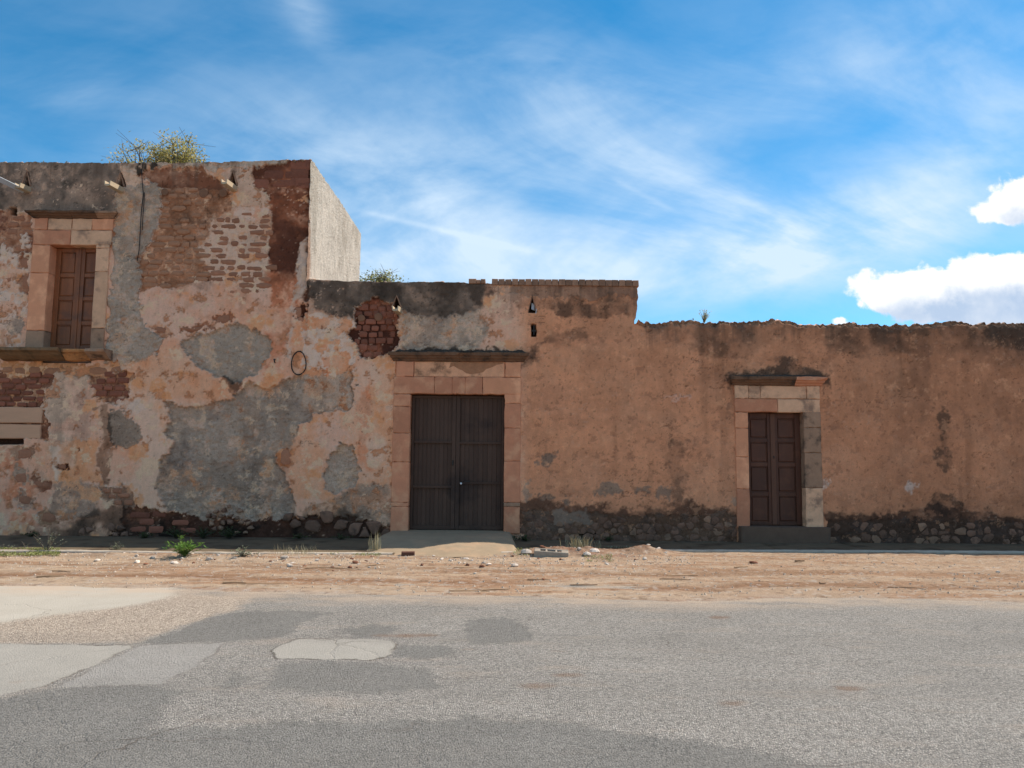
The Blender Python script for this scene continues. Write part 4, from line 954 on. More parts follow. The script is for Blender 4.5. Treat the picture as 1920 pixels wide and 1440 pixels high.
# shutters of the window
ym = WY+.23
zz0, zz1 = WIN[2]+.0, WIN[3]; xm = (WIN[0]+WIN[1])/2+.04
zr_ = [zz0+(zz1-zz0)*f_ for f_ in (.265, .505, .735)]
panel_leaf(WIN[0]+.0, xm-.004, zz0, zz1, ym, m_shut, house, zr_, 'shutter_leaf', stile=.10); panel_leaf(xm+.004, WIN[1], zz0, zz1, ym, m_shut, house, zr_, 'shutter_leaf', stile=.085)
mb = MB().slab([(xm-.05, zz0), (xm+.012, zz0), (xm+.012, zz1), (xm-.05, zz1)], .012, .0, .008); mb.V = [(q[0], q[1]+ym-.032, q[2]) for q in mb.V]; part(mb, 'cover_strip', m_shut, house)
# wooden door
ym = WY+.20; zz0, zz1 = DOOR[2], DOOR[3]; xm = wp(1454, 880)[0]
zr_ = [wp(1430, v)[1] for v in (927, 871, 825)]
panel_leaf(DOOR[0], xm-.004, zz0, zz1, ym, m_door, rwall, zr_, 'door_leaf', stile=.085, bot=.06, top=.10)
panel_leaf(xm+.004, DOOR[1], zz0, zz1, ym, m_door, rwall, zr_, 'door_leaf', stile=.105, bot=.06, top=.10)
mb = MB().slab([(xm-.03, zz0), (xm+.06, zz0), (xm+.06, zz1), (xm-.03, zz1)], .016, .0, .010); mb.V = [(q[0], q[1]+ym-.032, q[2]) for q in mb.V]; part(mb, 'cover_strip', mk('worn_cover_strip', S(60, 40, 31), .35, 9, .6, .4, .004, grain=(1, 1, .12)), rwall)
mb = MB().slab([(wp(1456, 857)[0]+.03*math.cos(a)*.4, wp(1456, 857)[1]+.03*math.sin(a)) for a in np.linspace(0, 6.28, 9)[:-1]], .008, 0, .003); mb.V = [(q[0], q[1]+ym-.05, q[2]) for q in mb.V]; part(mb, 'lock_plate', m_iron, rwall)
# steel gate: two leaves of ribbed sheet in box-section frames
def gate_leaf(x0, x1, rails, nrib, parent, y, inner):
    z0_, z1 = GATE[2]+.02, GATE[3]-.015
    L_ = empty('gate_leaf', ((x0+x1)/2, y, z0_)); L_.parent = parent; bpy_parent_offset(L_, parent)
    def bar(a, b, c, d, pr, nm, dep=.03):
        mb = MB(); mb.slab([(a, c), (b, c), (b, d), (a, d)], pr, dep, .004); mb.V = [(q[0], q[1]+y, q[2]) for q in mb.V]; return part(mb, nm, m_gate, L_)
    fw = .045
    il, ir = (fw, .075) if inner == 'r' else (.075, fw)
    bar(x0, x0+il, z0_, z1, .02, 'frame_bar'); bar(x1-ir, x1, z0_, z1, .02, 'frame_bar'); bar(x0+il, x1-ir, z0_, z0_+.07, .018, 'frame_bar'); bar(x0+il, x1-ir, z1-.04, z1, .018, 'frame_bar')
    zs_ = [z0_+.07]+rails+[z1-.04]
    for i, r_ in enumerate(rails): bar(x0+il, x1-ir, r_-.022, r_+.022, .034 if inner == 'r' else .022, 'rail')
    a, b = x0+il, x1-ir; wv = (b-a)/nrib
    for i in range(len(zs_)-1):
        lo = zs_[i]+(.022 if i else 0); hi_ = zs_[i+1]-(.022 if i < len(zs_)-2 else 0)
        for k_ in range(nrib):
            xa_, xb_ = a+wv*k_, a+wv*(k_+1); mb = MB(); d_ = .005
            px = [xa_+.001, xa_+wv*.14, xa_+wv*.22, xb_-wv*.08, xb_-.001]; py = [.022, .022, .022-d_, .022-d_, .022]
            for x_, yy in zip(px, py): mb.V += [(x_, y+yy, lo), (x_, y+yy, hi_)]
            for j in range(4): mb.F.append((2*j, 2*j+2, 2*j+3, 2*j+1))
            part(mb, 'sheet_rib', m_gate, L_)
    return L_, y
yg = WY+.17; xm = wp(853, 865)[0]
gl, _ = gate_leaf(GATE[0]+.01, xm-.004, [wp(810, 913)[1], wp(810, 828)[1]], 9, gateh, yg, 'r')
gr, _ = gate_leaf(xm+.004, GATE[1]-.01, [wp(905, 906)[1], wp(905, 830)[1]], 9, gateh, yg, 'l')
x_, z_ = wp(863.5, 907); mb = MB().slab([(x_+.02*math.cos(a), z_+.02*math.sin(a)) for a in np.linspace(0, 6.28, 11)[:-1]], .03, .0, .008); mb.V = [(q[0], q[1]+yg-.01, q[2]) for q in mb.V]; part(mb, 'knob', m_steel, gr)
x_, z_ = wp(875, 903); mb = MB().slab([(x_-.06, z_-.012), (x_+.06, z_-.012), (x_+.06, z_+.012), (x_-.06, z_+.012)], .035, 0, .006); mb.V = [(q[0], q[1]+yg-.0, q[2]) for q in mb.V]; part(mb, 'handle', m_iron, gr)
x_, z_ = wp(848, 868); mb = MB().slab([(x_-.015, z_-.05), (x_+.015, z_-.05), (x_+.015, z_+.05), (x_-.015, z_+.05)], .035, 0, .006); mb.V = [(q[0], q[1]+yg-.0, q[2]) for q in mb.V]; part(mb, 'latch', m_iron, gl)
part(MB().box(GATE[0], GATE[1], yg+.06, yg+.08, GATE[2], GATE[3]), 'backing_sheet', m_gate, gateh)
part(MB().box(DOOR[0], DOOR[1], WY+.26, WY+.28, DOOR[2]-.05, DOOR[3]), 'backing_board', m_door, rwall)
part(MB().box(WIN[0], WIN[1], WY+.29, WY+.31, WIN[2]-.05, WIN[3]), 'backing_board', m_shut, house)

# ------------------------------------------------------------------ coping tiles, spouts, boards, cables
us_ = np.linspace(922, 1197.5, 23)
for i in range(22):
    x0 = wp(us_[i], 528)[0]; x1 = wp(us_[i+1], 528)[0]; um = (us_[i]+us_[i+1])/2
    zb = float(top_gate_c(np.array([(x0+x1)/2]))[0])+.004; zt_ = wp(um, 523.5+(um-922)/275*2.5)[1]+rnd.uniform(-.004, .004)
    mb = MB().slab([(x0+.002, zb-.03), (x1-.002, zb-.03), (x1-.002-rnd.uniform(.0, .008), zt_), (x0+.002+rnd.uniform(.0, .006), zt_+rnd.uniform(-.006, .004))], .045+rnd.uniform(-.012, .012), .5, .006)
    mb.V = [(q[0], q[1]+WY, q[2]) for q in mb.V]; part(mb, 'coping_tile', m_tile, gateh)
part(MB().box(wp(923, 528)[0], X2-.02, WY+.05, WY+.48, float(top_gate_c(np.array([1.0]))[0])-.02, wp(1060, 527)[1]), 'coping_bed', m_tile, gateh)
for u0, u1, v in ((879, 893, 523), (893.5, 901, 525), (901.5, 910, 523.5)):
    x0 = wp(u0, v)[0]; x1 = wp(u1, v)[0]; mb = MB().slab([(x0, wp(u0, 531)[1]-.01), (x1, wp(u1, 531)[1]-.01), (x1, wp(u1, v)[1]), (x0, wp(u0, v)[1])], .03, .3, .012)
    mb.V = [(q[0], q[1]+WY, q[2]) for q in mb.V]; part(mb, 'coping_tile', m_tile, gateh)
def spout(u, v, ln, parent, wdt=.15, hgt=.115, tin=False, yaw=0.0):
    x, z = wp(u, v); mb = MB(); n = 6
    prof = [(-.5, 0), (-.42, -.85), (-.2, -1.0), (.2, -1.0), (.42, -.85), (.5, 0), (.36, 0), (.28, -.62), (-.28, -.62), (-.36, 0)]
    m_ = len(prof)
    for i in range(n+1):
        f_ = i/n; y = .12-(ln+.12)*f_; dz = -.10*f_*ln; k_ = 1-.12*f_
        for a, b in prof: mb.V.append((x+a*wdt*k_+yaw*f_, WY+y, z+dz+b*hgt*k_))
    for i in range(n):
        for j in range(m_):
            j2 = (j+1) % m_; mb.F.append((i*m_+j, (i+1)*m_+j, (i+1)*m_+j2, i*m_+j2))
    for s_ in (0, n):
        o_ = s_*m_; q = [(o_, o_+1, o_+8, o_+9), (o_+1, o_+2, o_+7, o_+8), (o_+2, o_+3, o_+7), (o_+3, o_+4, o_+7), (o_+4, o_+5, o_+6, o_+7)]
        mb.F += [t_ if s_ == 0 else t_[::-1] for t_ in q]
    c_ = at_centre(mb); o = mb.obj('water_spout', m_spout, parent, c_)
    return o, x, z
def spout_tiles(u, vtop, vbot, hw, parent, o):
    xa, za = wp(u, vtop); zb = wp(u, vbot)[1]; w_ = hw/95
    for s_ in (-1, 1):
        mb = MB().slab([(xa+s_*.0, za+.035), (xa+s_*(w_+.035), zb), (xa+s_*(w_+.0), zb), (xa, za-.005)][::s_*-1], .018, .1, .004)
        mb.V = [(q[0], q[1]+WY, q[2]) for q in mb.V]; part(mb, 'spout_tile', m_tile, parent)
for u, v, ln, vt_, par in ((53, 351, .34, 322, house), (228, 352, .55, 325, house), (439, 349, .55, 322, house), (748, 578, .5, 556, gateh)):
    o, x, z = spout(u, v, ln, par); spout_tiles(u-(2 if u < 700 else 4), vt_, v-2, 7.5, par, o)
spout_tiles(998, 556, 586, 7.5, gateh, None)
x, z = wp(46, 354)
mb = MB()
for i in range(5):
    f_ = i/4; yy = WY-.05-1.15*f_; zz_ = z-.06-.04*f_
    for a, b in ((-.07, .02), (0, -.05), (.07, .02), (.062, .03), (0, -.035), (-.062, .03)): mb.V.append((x+a-.02*f_, yy, zz_+b))
for i in range(4):
    for j in range(6):
        j2 = (j+1) % 6; mb.F.append((i*6+j, (i+1)*6+j, (i+1)*6+j2, i*6+j2))
mb.F.append((0, 1, 4, 5)); mb.F.append((1, 2, 3, 4)); mb.F.append((24, 29, 28, 25)); mb.F.append((25, 28, 27, 26))
part(mb, 'tin_gutter', m_tin, house)
# white rag in the hole of the gate building
x, z = wp(999, 573); mb = MB().slab([(x-.03, z-.06), (x+.035, z-.09), (x+.03, z+.03), (x-.02, z+.07)], .01, .02, .004); mb.V = [(q[0], q[1]+WY+.05, q[2]) for q in mb.V]
part(mb, 'pale_scrap', m_tin, gateh)
x, z = wp(1005, 581); part(MB().tube([(x, WY-.0, z+.08), (x+.006, WY-.015, z), (x-.004, WY-.012, z-.09)], [.008]*3, 5), 'pale_scrap', m_tin, gateh)
# iron bracket in the second hole
x, z = wp(1001, 619); part(MB().box(x-.01, x+.012, WY-.03, WY+.1, z-.10, z+.10).box(x-.045, x+.045, WY-.02, WY+.08, z-.03, z+.0), 'bracket', m_iron, gateh)
# boards over the blocked opening
for u0, v0, u1, v1, pr in ((-60, 763, 80, 793, .03), (-60, 795, 76, 822, .005)):
    r = RECT(u0, v0, u1, v1); block((r[0], r[1], r[2], r[3]), pr, .1, m_board, house, name='lintel_board', jit=.006)
for u in (8, 52):
    x, z = wp(u, 829); part(MB().slab([(x-.09, z-.03), (x+.09, z-.035), (x+.1, z+.02), (x-.08, z+.025)], .02, .1, .008), 'stone', m_rub_pale, h_front).location.y = WY+.0-WY
# cables hanging by the window wall
def cable(pts, r, name, parent):
    mb = MB().tube([(wp(u, v)[0], WY-off, wp(u, v)[1]) for u, v, off in pts], [r]*len(pts), 6); return part(mb, name, m_black, parent, True)
cable([(266, 318, .02), (269, 345, .045), (270, 365, .03), (266, 400, .03), (264, 440, .03), (262, 470, .03), (259, 490, .035)], .008, 'cable', house)
cable([(272, 362, .03), (271, 385, .03), (269, 410, .03), (268, 432, .03)], .007, 'cable', house)
# tar run on the parapet
# hoop on the wall
x, z = wp(561, 681); mb = MB(); pts = [(.145*math.cos(a)*(1-.10*math.sin(a)), -.008*math.sin(3*a), .235*math.sin(a)) for a in np.linspace(0, 2*math.pi, 41)]
mb.tube(pts, [.012]*41, 6); o = mb.obj('hoop', m_black, None, (x, WY-.035, z), True)
tag(o, 'thin black oval hoop hanging flat on the flaking wall between window and gate', 'hoop')
x, z = wp(565, 661); mb = MB().tube([(x, WY+.06, z), (x, WY-.05, z+.01), (x, WY-.055, z+.03)], [.012, .012, .010], 6); part(mb, 'hook', m_iron, h_front)
x, z = wp(515, 675); mb = MB().tube([(x, WY+.05, z+.01), (x, WY-.04, z+.01), (x+.01, WY-.05, z-.03), (x+.02, WY-.03, z-.06)], [.014]*4, 6); part(mb, 'hook', m_iron, h_front)
# ------------------------------------------------------------------ ground
mg = mk('far_earth', sr(186, 152, 122, .62), .2, .8, .97, .4, .02)
g = pymesh('ground', [(-3000, -3000, -.06), (3000, -3000, -.06), (3000, 3000, -.06), (-3000, 3000, -.06)], [(0, 1, 2, 3)])
tag(link('ground', g, mg), kind='structure')
EDGE = np.array([gp(u, v) for u, v in [(-900, 1098), (0, 1101), (150, 1102), (320, 1104), (420, 1110), (560, 1114), (700, 1118), (960, 1122), (1100, 1126), (1260, 1131), (1330, 1130), (1440, 1124), (1600, 1123), (1760, 1128), (1920, 1132), (2800, 1140)]])
ZP = .06
KL = np.array([gp(u, v, ZP) for u, v in [(-1200, 1034), (0, 1033), (110, 1033), (200, 1034), (300, 1036), (480, 1037), (740, 1038)]])
KR = np.array([gp(u, v, ZP) for u, v in [(940, 1036), (1100, 1033), (1250, 1032), (1600, 1033), (1920, 1035), (2800, 1040)]])
KK = np.concatenate([KL, KR]); kerb_y = lambda x: np.interp(x, KK[:, 0], KK[:, 1])
edge_y = lambda x: np.interp(x, EDGE[:, 0], EDGE[:, 1])
MND = [(1030, 1043, .5, .26, .10), (1075, 1046, .5, .28, .06), (1115, 1041, .4, .22, .08), (1205, 1040, .42, .22, .12), (1150, 1050, .5, .3, .04), (560, 1048, 2.2, .25, .03), (240, 1046, 1.0, .25, .03)]
MND = [(gp(u, v)+(a, b, h)) for u, v, a, b, h in MND]
def dirt_z(x, y):
    x = np.asarray(x, float); y = np.asarray(y, float); e = y-edge_y(x)+.14*fbm(x*1.1, y*2.2, 701, 5, .6)
    z = -.035+.05*sst(e, -.18, .22)+.02*sst(e, .3, 2.5)
    z = z+sst(e, .1, .5)*(.014*fbm(x*.9, y*3.2, 703, 5)+.010*fbm(x*7, y*9, 705, 4, .6))
    for mx, my, a, b, h in MND:
        g_ = np.exp(-((x-mx)/a)**2-((y-my)/b)**2); z = z+h*g_*(1+.35*fbm(x*6, y*6, 707, 5, .62))
    # ruts
    z = z-.016*sst(e, .2, .5)*np.exp(-((e-.95-.12*fbm(x*.5, x*0, 709))/.16)**2)-.010*np.exp(-((e-2.0-.2*fbm(x*.4, x*0, 711))/.22)**2)
    return z
xs = np.concatenate([np.arange(-16, -10, .2), np.arange(-10, 10, .03), np.arange(10, 16.1, .2)]); ys = np.arange(7.6, 14.0, .028)
X, Y = np.meshgrid(xs, ys, indexing='ij'); Zd = dirt_z(X, Y)
V = np.stack([X, Y, Zd], -1).reshape(-1, 3); idx = np.arange(len(V)).reshape(X.shape)
x, y = X.ravel(), Y.ravel(); e = y-edge_y(x)
okd = (Y > edge_y(X)-.5) & (Y < kerb_y(X)+.4)
Q = np.stack([idx[:-1, :-1], idx[1:, :-1], idx[1:, 1:], idx[:-1, 1:]], -1)[okd[:-1, :-1]]
DT = np.array([.95, .99, 1.07])
_sr = sr
def sr(r, g, b, k=1.0): return _sr(r, g, b, k)*DT
DA = .74
c = sr(200, 168, 136, DA)*(1+.10*fbm(x*.7, y*3, 721)+.10*fbm(x*4, y*7, 723))[:, None]
k = sst(fbm(x*.55, y*4.2, 725, 5, .6), -.05, .4)[:, None]*.75; c = c*(1-k)+sr(176, 132, 98, DA)*k
k = (np.exp(-((e-.95-.12*fbm(x*.5, x*0, 709))/.20)**2)*sst(fbm(x*.35, y*1.5, 727), -.6, .1))[:, None]*.9; c = c*(1-k)+sr(152, 110, 80, DA)*k
k = (np.exp(-((e-1.9)/.35)**2)*sst(fbm(x*.4, y*3, 729), -.2, .3))[:, None]*.8; c = c*(1-k)+sr(156, 118, 88, DA)*k
k = sst(x, 1.0, 3.0)[:, None]*.28; c = c*(1-k)+sr(170, 134, 104, DA)*k
k = (sst(e, .35, .0)*sst(fbm(x*1.5, y*3, 731), -.3, .3))[:, None]*.55; c = c*(1-k)+sr(196, 172, 150, DA)*k
for mx, my, a, b, h in MND[:5]:
    k = (np.exp(-((x-mx)/a/1.1)**2-((y-my)/b/1.1)**2)*(.5+.5*sst(fbm(x*4, y*4, 733), -.4, .3)))[:, None]*.75; c = c*(1-k)+sr(148, 104, 80, DA)*k
k = (sst(y, kerb_y(x)-.75, kerb_y(x)-.25)*sst(fbm(x*2.5, y*5, 735, 5, .6), -.15, .35))[:, None]*.55; c = c*(1-k)+sr(150, 118, 94, DA)*k
k = sst(fbm(x*13, y*16, 737, 3), .42, .6)[:, None]*.5; c = c*(1-k)+sr(208, 190, 170, DA)*k
k = sst(fbm(x*11+4, y*15, 739, 3), .45, .62)[:, None]*.45; c = c*(1-k)+sr(112, 84, 64, DA)*k
m_dirt, t, p = base_mat('dusty_earth')
gg = t.new('ShaderNodeNewGeometry').outputs['Position']; ca = t.new('ShaderNodeAttribute', attribute_name='Col')
n_a = t.noise(gg, 26, 7, .65); n_b = t.noise(gg, 120, 3, .6); vo = t.voro(gg, 48)
k_ = t.m('ADD', 1.0, t.m('ADD', t.m('MULTIPLY', t.m('SUBTRACT', n_a, .5), .5), t.m('MULTIPLY', t.m('SUBTRACT', n_b, .5), .5)))
t.put(p.inputs['Base Color'], t.mix(1.0, ca.outputs['Color'], t.comb(k_, k_, k_), 'MULTIPLY')); p.inputs['Roughness'].default_value = 1.0; p.inputs['Specular IOR Level'].default_value = .05
bump(t, p, t.m('ADD', n_a, t.m('ADD', t.m('MULTIPLY', n_b, .4), t.m('MULTIPLY', t.m('SUBTRACT', 1.0, t.ss(vo, .0, .35)), .35))), .8, .022)
me = npmesh('dirt_verge', V, Q); add_col(me, 'Col', np.clip(c, .01, .8)); tag(link('dirt_verge', me, m_dirt), kind='structure')

# road with its patches
def sr(r, g, b, k=1.0): return _sr(r, g, b, k)*np.array([1.01, .99, .98])
def GPOLY(pts): return np.array([gp(u, v) for u, v in pts])
dark = [[(-300, 1318), (0, 1308), (90, 1291), (210, 1284), (330, 1288), (312, 1330), (285, 1350), (268, 1370), (420, 1364), (560, 1353), (760, 1350), (880, 1345), (960, 1346), (1100, 1360), (1200, 1378), (1300, 1390), (1400, 1405), (1480, 1420), (1540, 1440), (1600, 1700), (-300, 1700)],
        [(520, 1246), (600, 1240), (700, 1245), (800, 1254), (822, 1275), (812, 1290), (720, 1298), (560, 1296), (502, 1290), (508, 1262)],
        [(742, 1212), (790, 1208), (835, 1212), (842, 1226), (800, 1236), (735, 1232)],
        [(878, 1165), (940, 1158), (985, 1172), (992, 1200), (950, 1209), (885, 1206), (872, 1190)],
        [(262, 1206), (330, 1182), (400, 1156), (470, 1146), (560, 1146), (620, 1150), (560, 1170), (540, 1190), (500, 1199), (300, 1207)],
        [(410, 1285), (432, 1262), (450, 1262), (440, 1290), (420, 1296)], [(640, 1180), (700, 1172), (740, 1178), (720, 1195), (660, 1196)]]
light = [[(508, 1222), (526, 1210), (560, 1197), (640, 1198), (735, 1200), (744, 1212), (726, 1231), (700, 1237), (600, 1236), (520, 1236)],
         [(-300, 1206), (0, 1207), (250, 1210), (180, 1246), (80, 1286), (0, 1303), (-300, 1325)]]
mid = [[(262, 1210), (330, 1206), (420, 1205), (402, 1225), (375, 1242), (360, 1256), (330, 1268), (300, 1283), (230, 1285), (100, 1290), (190, 1246)]]
sand = [[(-400, 1094), (0, 1096), (330, 1100), (330, 1118), (250, 1136), (120, 1150), (0, 1168), (-400, 1180)]]
grav = [[(-400, 1130), (120, 1128), (330, 1112), (470, 1120), (450, 1140), (350, 1170), (262, 1204), (0, 1207), (-400, 1210)]]
pots = [[(u-a_*math.cos(q), v+b_*math.sin(q)) for q in np.linspace(0, 5.6, 8)] for u, v, a_, b_ in ((1372, 1318, 26, 5), (1592, 1291, 26, 4), (1065, 1266, 26, 3), (1350, 1158, 22, 3), (760, 1192, 60, 3), (1010, 1286, 40, 4))]
xs = np.concatenate([[-200, -60, -30], np.arange(-14, -7, .5), np.arange(-7, 7.01, .045), np.arange(7.5, 14, .5), [30, 60, 200]]); ys = np.concatenate([[-14, -6, 0, 2], np.arange(2.6, 10.2, .045)])
X, Y = np.meshgrid(xs, ys, indexing='ij'); x, y = X.ravel(), Y.ravel()
zr_ = .006*fbm(x*.8, y*.8, 741); V = np.stack([x, y, zr_], -1); idx = np.arange(len(V)).reshape(X.shape)
Q = np.stack([idx[:-1, :-1], idx[1:, :-1], idx[1:, 1:], idx[:-1, 1:]], -1).reshape(-1, 4)
me = npmesh('road', V, Q)
def sd(polys): return np.clip(np.min([sdf(x, y, GPOLY(q)) for q in polys], axis=0), -1, 1)
for nm, po in (('sd_dark', dark), ('sd_light', light), ('sd_mid', mid), ('sd_sand', sand), ('sd_grav', grav), ('sd_pot', pots)): add_f(me, nm, sd(po))
add_f(me, 'edge', np.clip(edge_y(x)-y, -2, 6))
m_road, t, p = base_mat('worn_asphalt')
gg = t.new('ShaderNodeNewGeometry').outputs['Position']
at = lambda n_: t.new('ShaderNodeAttribute', attribute_name=n_).outputs['Fac']
ragged = t.m('ADD', t.m('MULTIPLY', t.m('SUBTRACT', t.noise(gg, 5, 6, .65), .5), .22), t.m('MULTIPLY', t.m('SUBTRACT', t.noise(gg, 40, 3, .6), .5), .05))
def mask(n_, soft=.012, rg=1.0): return t.ss(t.m('ADD', at(n_), t.m('MULTIPLY', ragged, rg)), soft, -soft)
vcol = t.xyz(t.voro(gg, 74, out=1))[0]; vd = t.voro(gg, 74); vcol2 = t.xyz(t.voro(gg, 120, out=1))[1]; vd2 = t.voro(gg, 120)
big = t.noise(gg, .9, 5, .6); mdn = t.noise(t.vm('MULTIPLY', gg, (.5, 1.6, 1)), 2.2, 6, .6); fine = t.noise(gg, 150, 3, .6)
RA = .80
def grey(lo, hi, f): return t.mix(f, tuple(lo), tuple(hi))
stone_v = t.m('ADD', t.m('MULTIPLY', t.m('POWER', vcol, 1.1), .7), t.m('MULTIPLY', vcol2, .3))
gapm = t.ss(vd, .62, .30)
asp = grey(sr(116, 111, 104, RA), sr(220, 210, 197, RA), stone_v)
asp = t.mix(t.m('MULTIPLY', t.m('SUBTRACT', 1.0, gapm), .55), asp, tuple(sr(110, 104, 98, RA)))
asp = t.mix(1.0, asp, t.comb(*([t.m('ADD', .80, t.m('MULTIPLY', big, .42))]*3)), 'MULTIPLY')
asp = t.mix(t.m('MULTIPLY', t.ss(mdn, .52, .75), .38), asp, tuple(sr(190, 170, 150, RA)))
asp = t.mix(t.m('MULTIPLY', t.ss(t.noise(t.vm('MULTIPLY', gg, (.35, 2.4, 1)), 1.4, 6, .65), .56, .72), .30), asp, tuple(sr(120, 116, 112, RA)))
drk = grey(sr(92, 89, 85, RA), sr(152, 147, 139, RA), t.m('ADD', t.m('MULTIPLY', vcol2, .6), t.m('MULTIPLY', vcol, .4)))
drk = t.mix(1.0, drk, t.comb(*([t.m('ADD', .74, t.m('MULTIPLY', t.noise(gg, 1.7, 6, .62), .46))]*3)), 'MULTIPLY')
lgt = grey(sr(150, 144, 134, RA), sr(184, 176, 164, RA), t.m('ADD', t.m('MULTIPLY', vcol2, .5), t.m('MULTIPLY', t.noise(gg, 3, 5), .5)))
midc = grey(sr(130, 126, 120, RA), sr(186, 178, 168, RA), t.m('ADD', t.m('MULTIPLY', vcol2, .45), t.m('MULTIPLY', t.noise(gg, 4, 6, .65), .55)))
sndc = grey(sr(176, 166, 150, RA), sr(206, 196, 181, RA), t.m('ADD', t.m('MULTIPLY', vcol2, .3), t.m('MULTIPLY', t.noise(gg, 2.5, 6, .6), .7)))
grvc = grey(sr(128, 112, 98, RA), sr(230, 210, 188, RA), stone_v)
cc = asp
mD = mask('sd_dark', .06, 1.9); mL = mask('sd_light', .012, .8); mM = mask('sd_mid', .015, .8); mS = mask('sd_sand', .14, 1.6); mG = mask('sd_grav', .10, 1.6)
cc = t.mix(mG, cc, grvc); cc = t.mix(mS, cc, sndc)
cc = t.mix(t.m('MULTIPLY', mD, .86), cc, drk); cc = t.mix(mM, cc, midc); cc = t.mix(mL, cc, lgt)
# blackened joint round the patches
def ring(n_, wd, rg): 
    a_ = t.m('ABSOLUTE', t.m('ADD', at(n_), t.m('MULTIPLY', ragged, rg))); return t.m('MULTIPLY', t.ss(a_, wd, .0), t.ss(t.noise(gg, 3, 4), .40, .58))
cc = t.mix(t.m('MULTIPLY', ring('sd_light', .026, .8), .75), cc, tuple(sr(96, 84, 74, RA))); cc = t.mix(t.m('MULTIPLY', ring('sd_mid', .022, .8), .5), cc, tuple(sr(112, 100, 90, RA)))
cc = t.mix(t.m('MULTIPLY', ring('sd_dark', .035, 1.9), .3), cc, tuple(sr(92, 88, 84, RA)))
# cracks
trk = t.xyz(gg)[1]
for y0_, w_ in ((5.6, .35), (7.1, .35), (4.2, .3)):
    tk_ = t.m('MULTIPLY', t.ss(t.m('ABSOLUTE', t.m('SUBTRACT', t.m('ADD', trk, t.m('MULTIPLY', t.noise(gg, .35, 2), .9)), y0_+.45)), w_, .05), t.m('MULTIPLY', t.noise(t.vm('MULTIPLY', gg, (.3, 2, 1)), 2.5, 4, .6), .34))
    cc = t.mix(tk_, cc, tuple(sr(130, 124, 116, RA)))
crk = t.voro(t.vm('ADD', gg, t.vm('MULTIPLY', t.comb(t.noise(gg, 4, 5), t.noise(t.vm('ADD', gg, (3, 1, 0)), 4, 5), 0.0), (.35, .35, 0))), .8, 'DISTANCE_TO_EDGE')
cc = t.mix(t.m('MULTIPLY', t.m('MULTIPLY', t.ss(crk, .010, .002), t.ss(t.noise(gg, .8, 3), .52, .66)), .55), cc, tuple(sr(92, 78, 68, RA)))
# dust blown in from the verge
du = t.m('MULTIPLY', t.ss(t.m('ADD', at('edge'), t.m('MULTIPLY', ragged, 2.0)), .75, -.05), t.ss(t.noise(t.vm('MULTIPLY', gg, (.5, 1.5, 1)), 3, 5), .25, .62))
cc = t.mix(t.m('MULTIPLY', du, .8), cc, tuple(sr(204, 180, 156, RA)))
pot = t.m('MULTIPLY', t.ss(t.noise(t.vm('MULTIPLY', gg, (.8, 1.8, 1)), 1.3, 4), .68, .76), .55)
cc = t.mix(pot, cc, tuple(sr(150, 122, 102, RA)))
cc = t.mix(t.m('MULTIPLY', mask('sd_pot', .05, .8), .7), cc, tuple(sr(140, 112, 92, RA)))
t.put(p.inputs['Base Color'], cc); p.inputs['Roughness'].default_value = .92; p.inputs['Specular IOR Level'].default_value = .15
smooth = t.m('MINIMUM', t.m('ADD', t.m('ADD', mL, mS), t.m('MULTIPLY', t.m('ADD', mD, mM), .55)), 1.0)
hb = t.m('MULTIPLY', t.m('ADD', t.ss(vd, .6, .15), t.m('MULTIPLY', t.ss(vd2, .6, .1), .35)), t.m('SUBTRACT', 1.0, t.m('MULTIPLY', smooth, .78)))
hb = t.m('ADD', hb, t.m('ADD', t.m('MULTIPLY', fine, .2), t.m('ADD', t.m('MULTIPLY', mL, .9), t.m('MULTIPLY', t.ss(crk, .0, .012), .4))))
bump(t, p, hb, .75, .012)
tag(link('road', me, m_road), kind='structure')

# pavement slabs and kerb, ramp before the gate
def strip(name, pts_f, zt_, mat, back=WY+.1, seed=0, thick=.14, joints=1.6):
    xs = np.arange(pts_f[0][0], pts_f[-1][0], .04); n = len(xs); fy = np.interp(xs, pts_f[:, 0], pts_f[:, 1])+.012*fbm(xs*3, xs*0, 751+seed)
    rows = [0, .03, .2, .4, .6, .8, 1.0]; VV = []
    VV.append(np.stack([xs, fy-.012, np.full(n, zt_-thick)], -1)); VV.append(np.stack([xs, fy-.006, np.full(n, zt_-.02)], -1))
    for f_ in rows:
        yy = fy+(back-fy)*f_+(.015 if f_ == 0 else 0)
        VV.append(np.stack([xs, yy, zt_+.006*fbm(xs*2.2, yy*2.2, 753+seed)-.012*(np.abs(((xs/joints) % 1)-.5) > .492)], -1))
    V = np.concatenate(VV); idx = np.arange(len(V)).reshape(-1, n)
    Q = np.stack([idx[:-1, :-1], idx[:-1, 1:], idx[1:, 1:], idx[1:, :-1]], -1).reshape(-1, 4)
    return tag(link(name, npmesh(name, V, Q, False), mat), kind='structure')
strip('pavement', KL, ZP, m_conc_pave, seed=1); strip('pavement', KR, ZP, m_conc_pave, seed=2)
m_kerb = mk('kerb_concrete', sr(196, 182, 164, .8), .22, 6, .94, .6, .01, stain=sr(150, 122, 98, .7), stain_amt=.5)  # paler than the pavement: the sunlit kerb line put into the colour
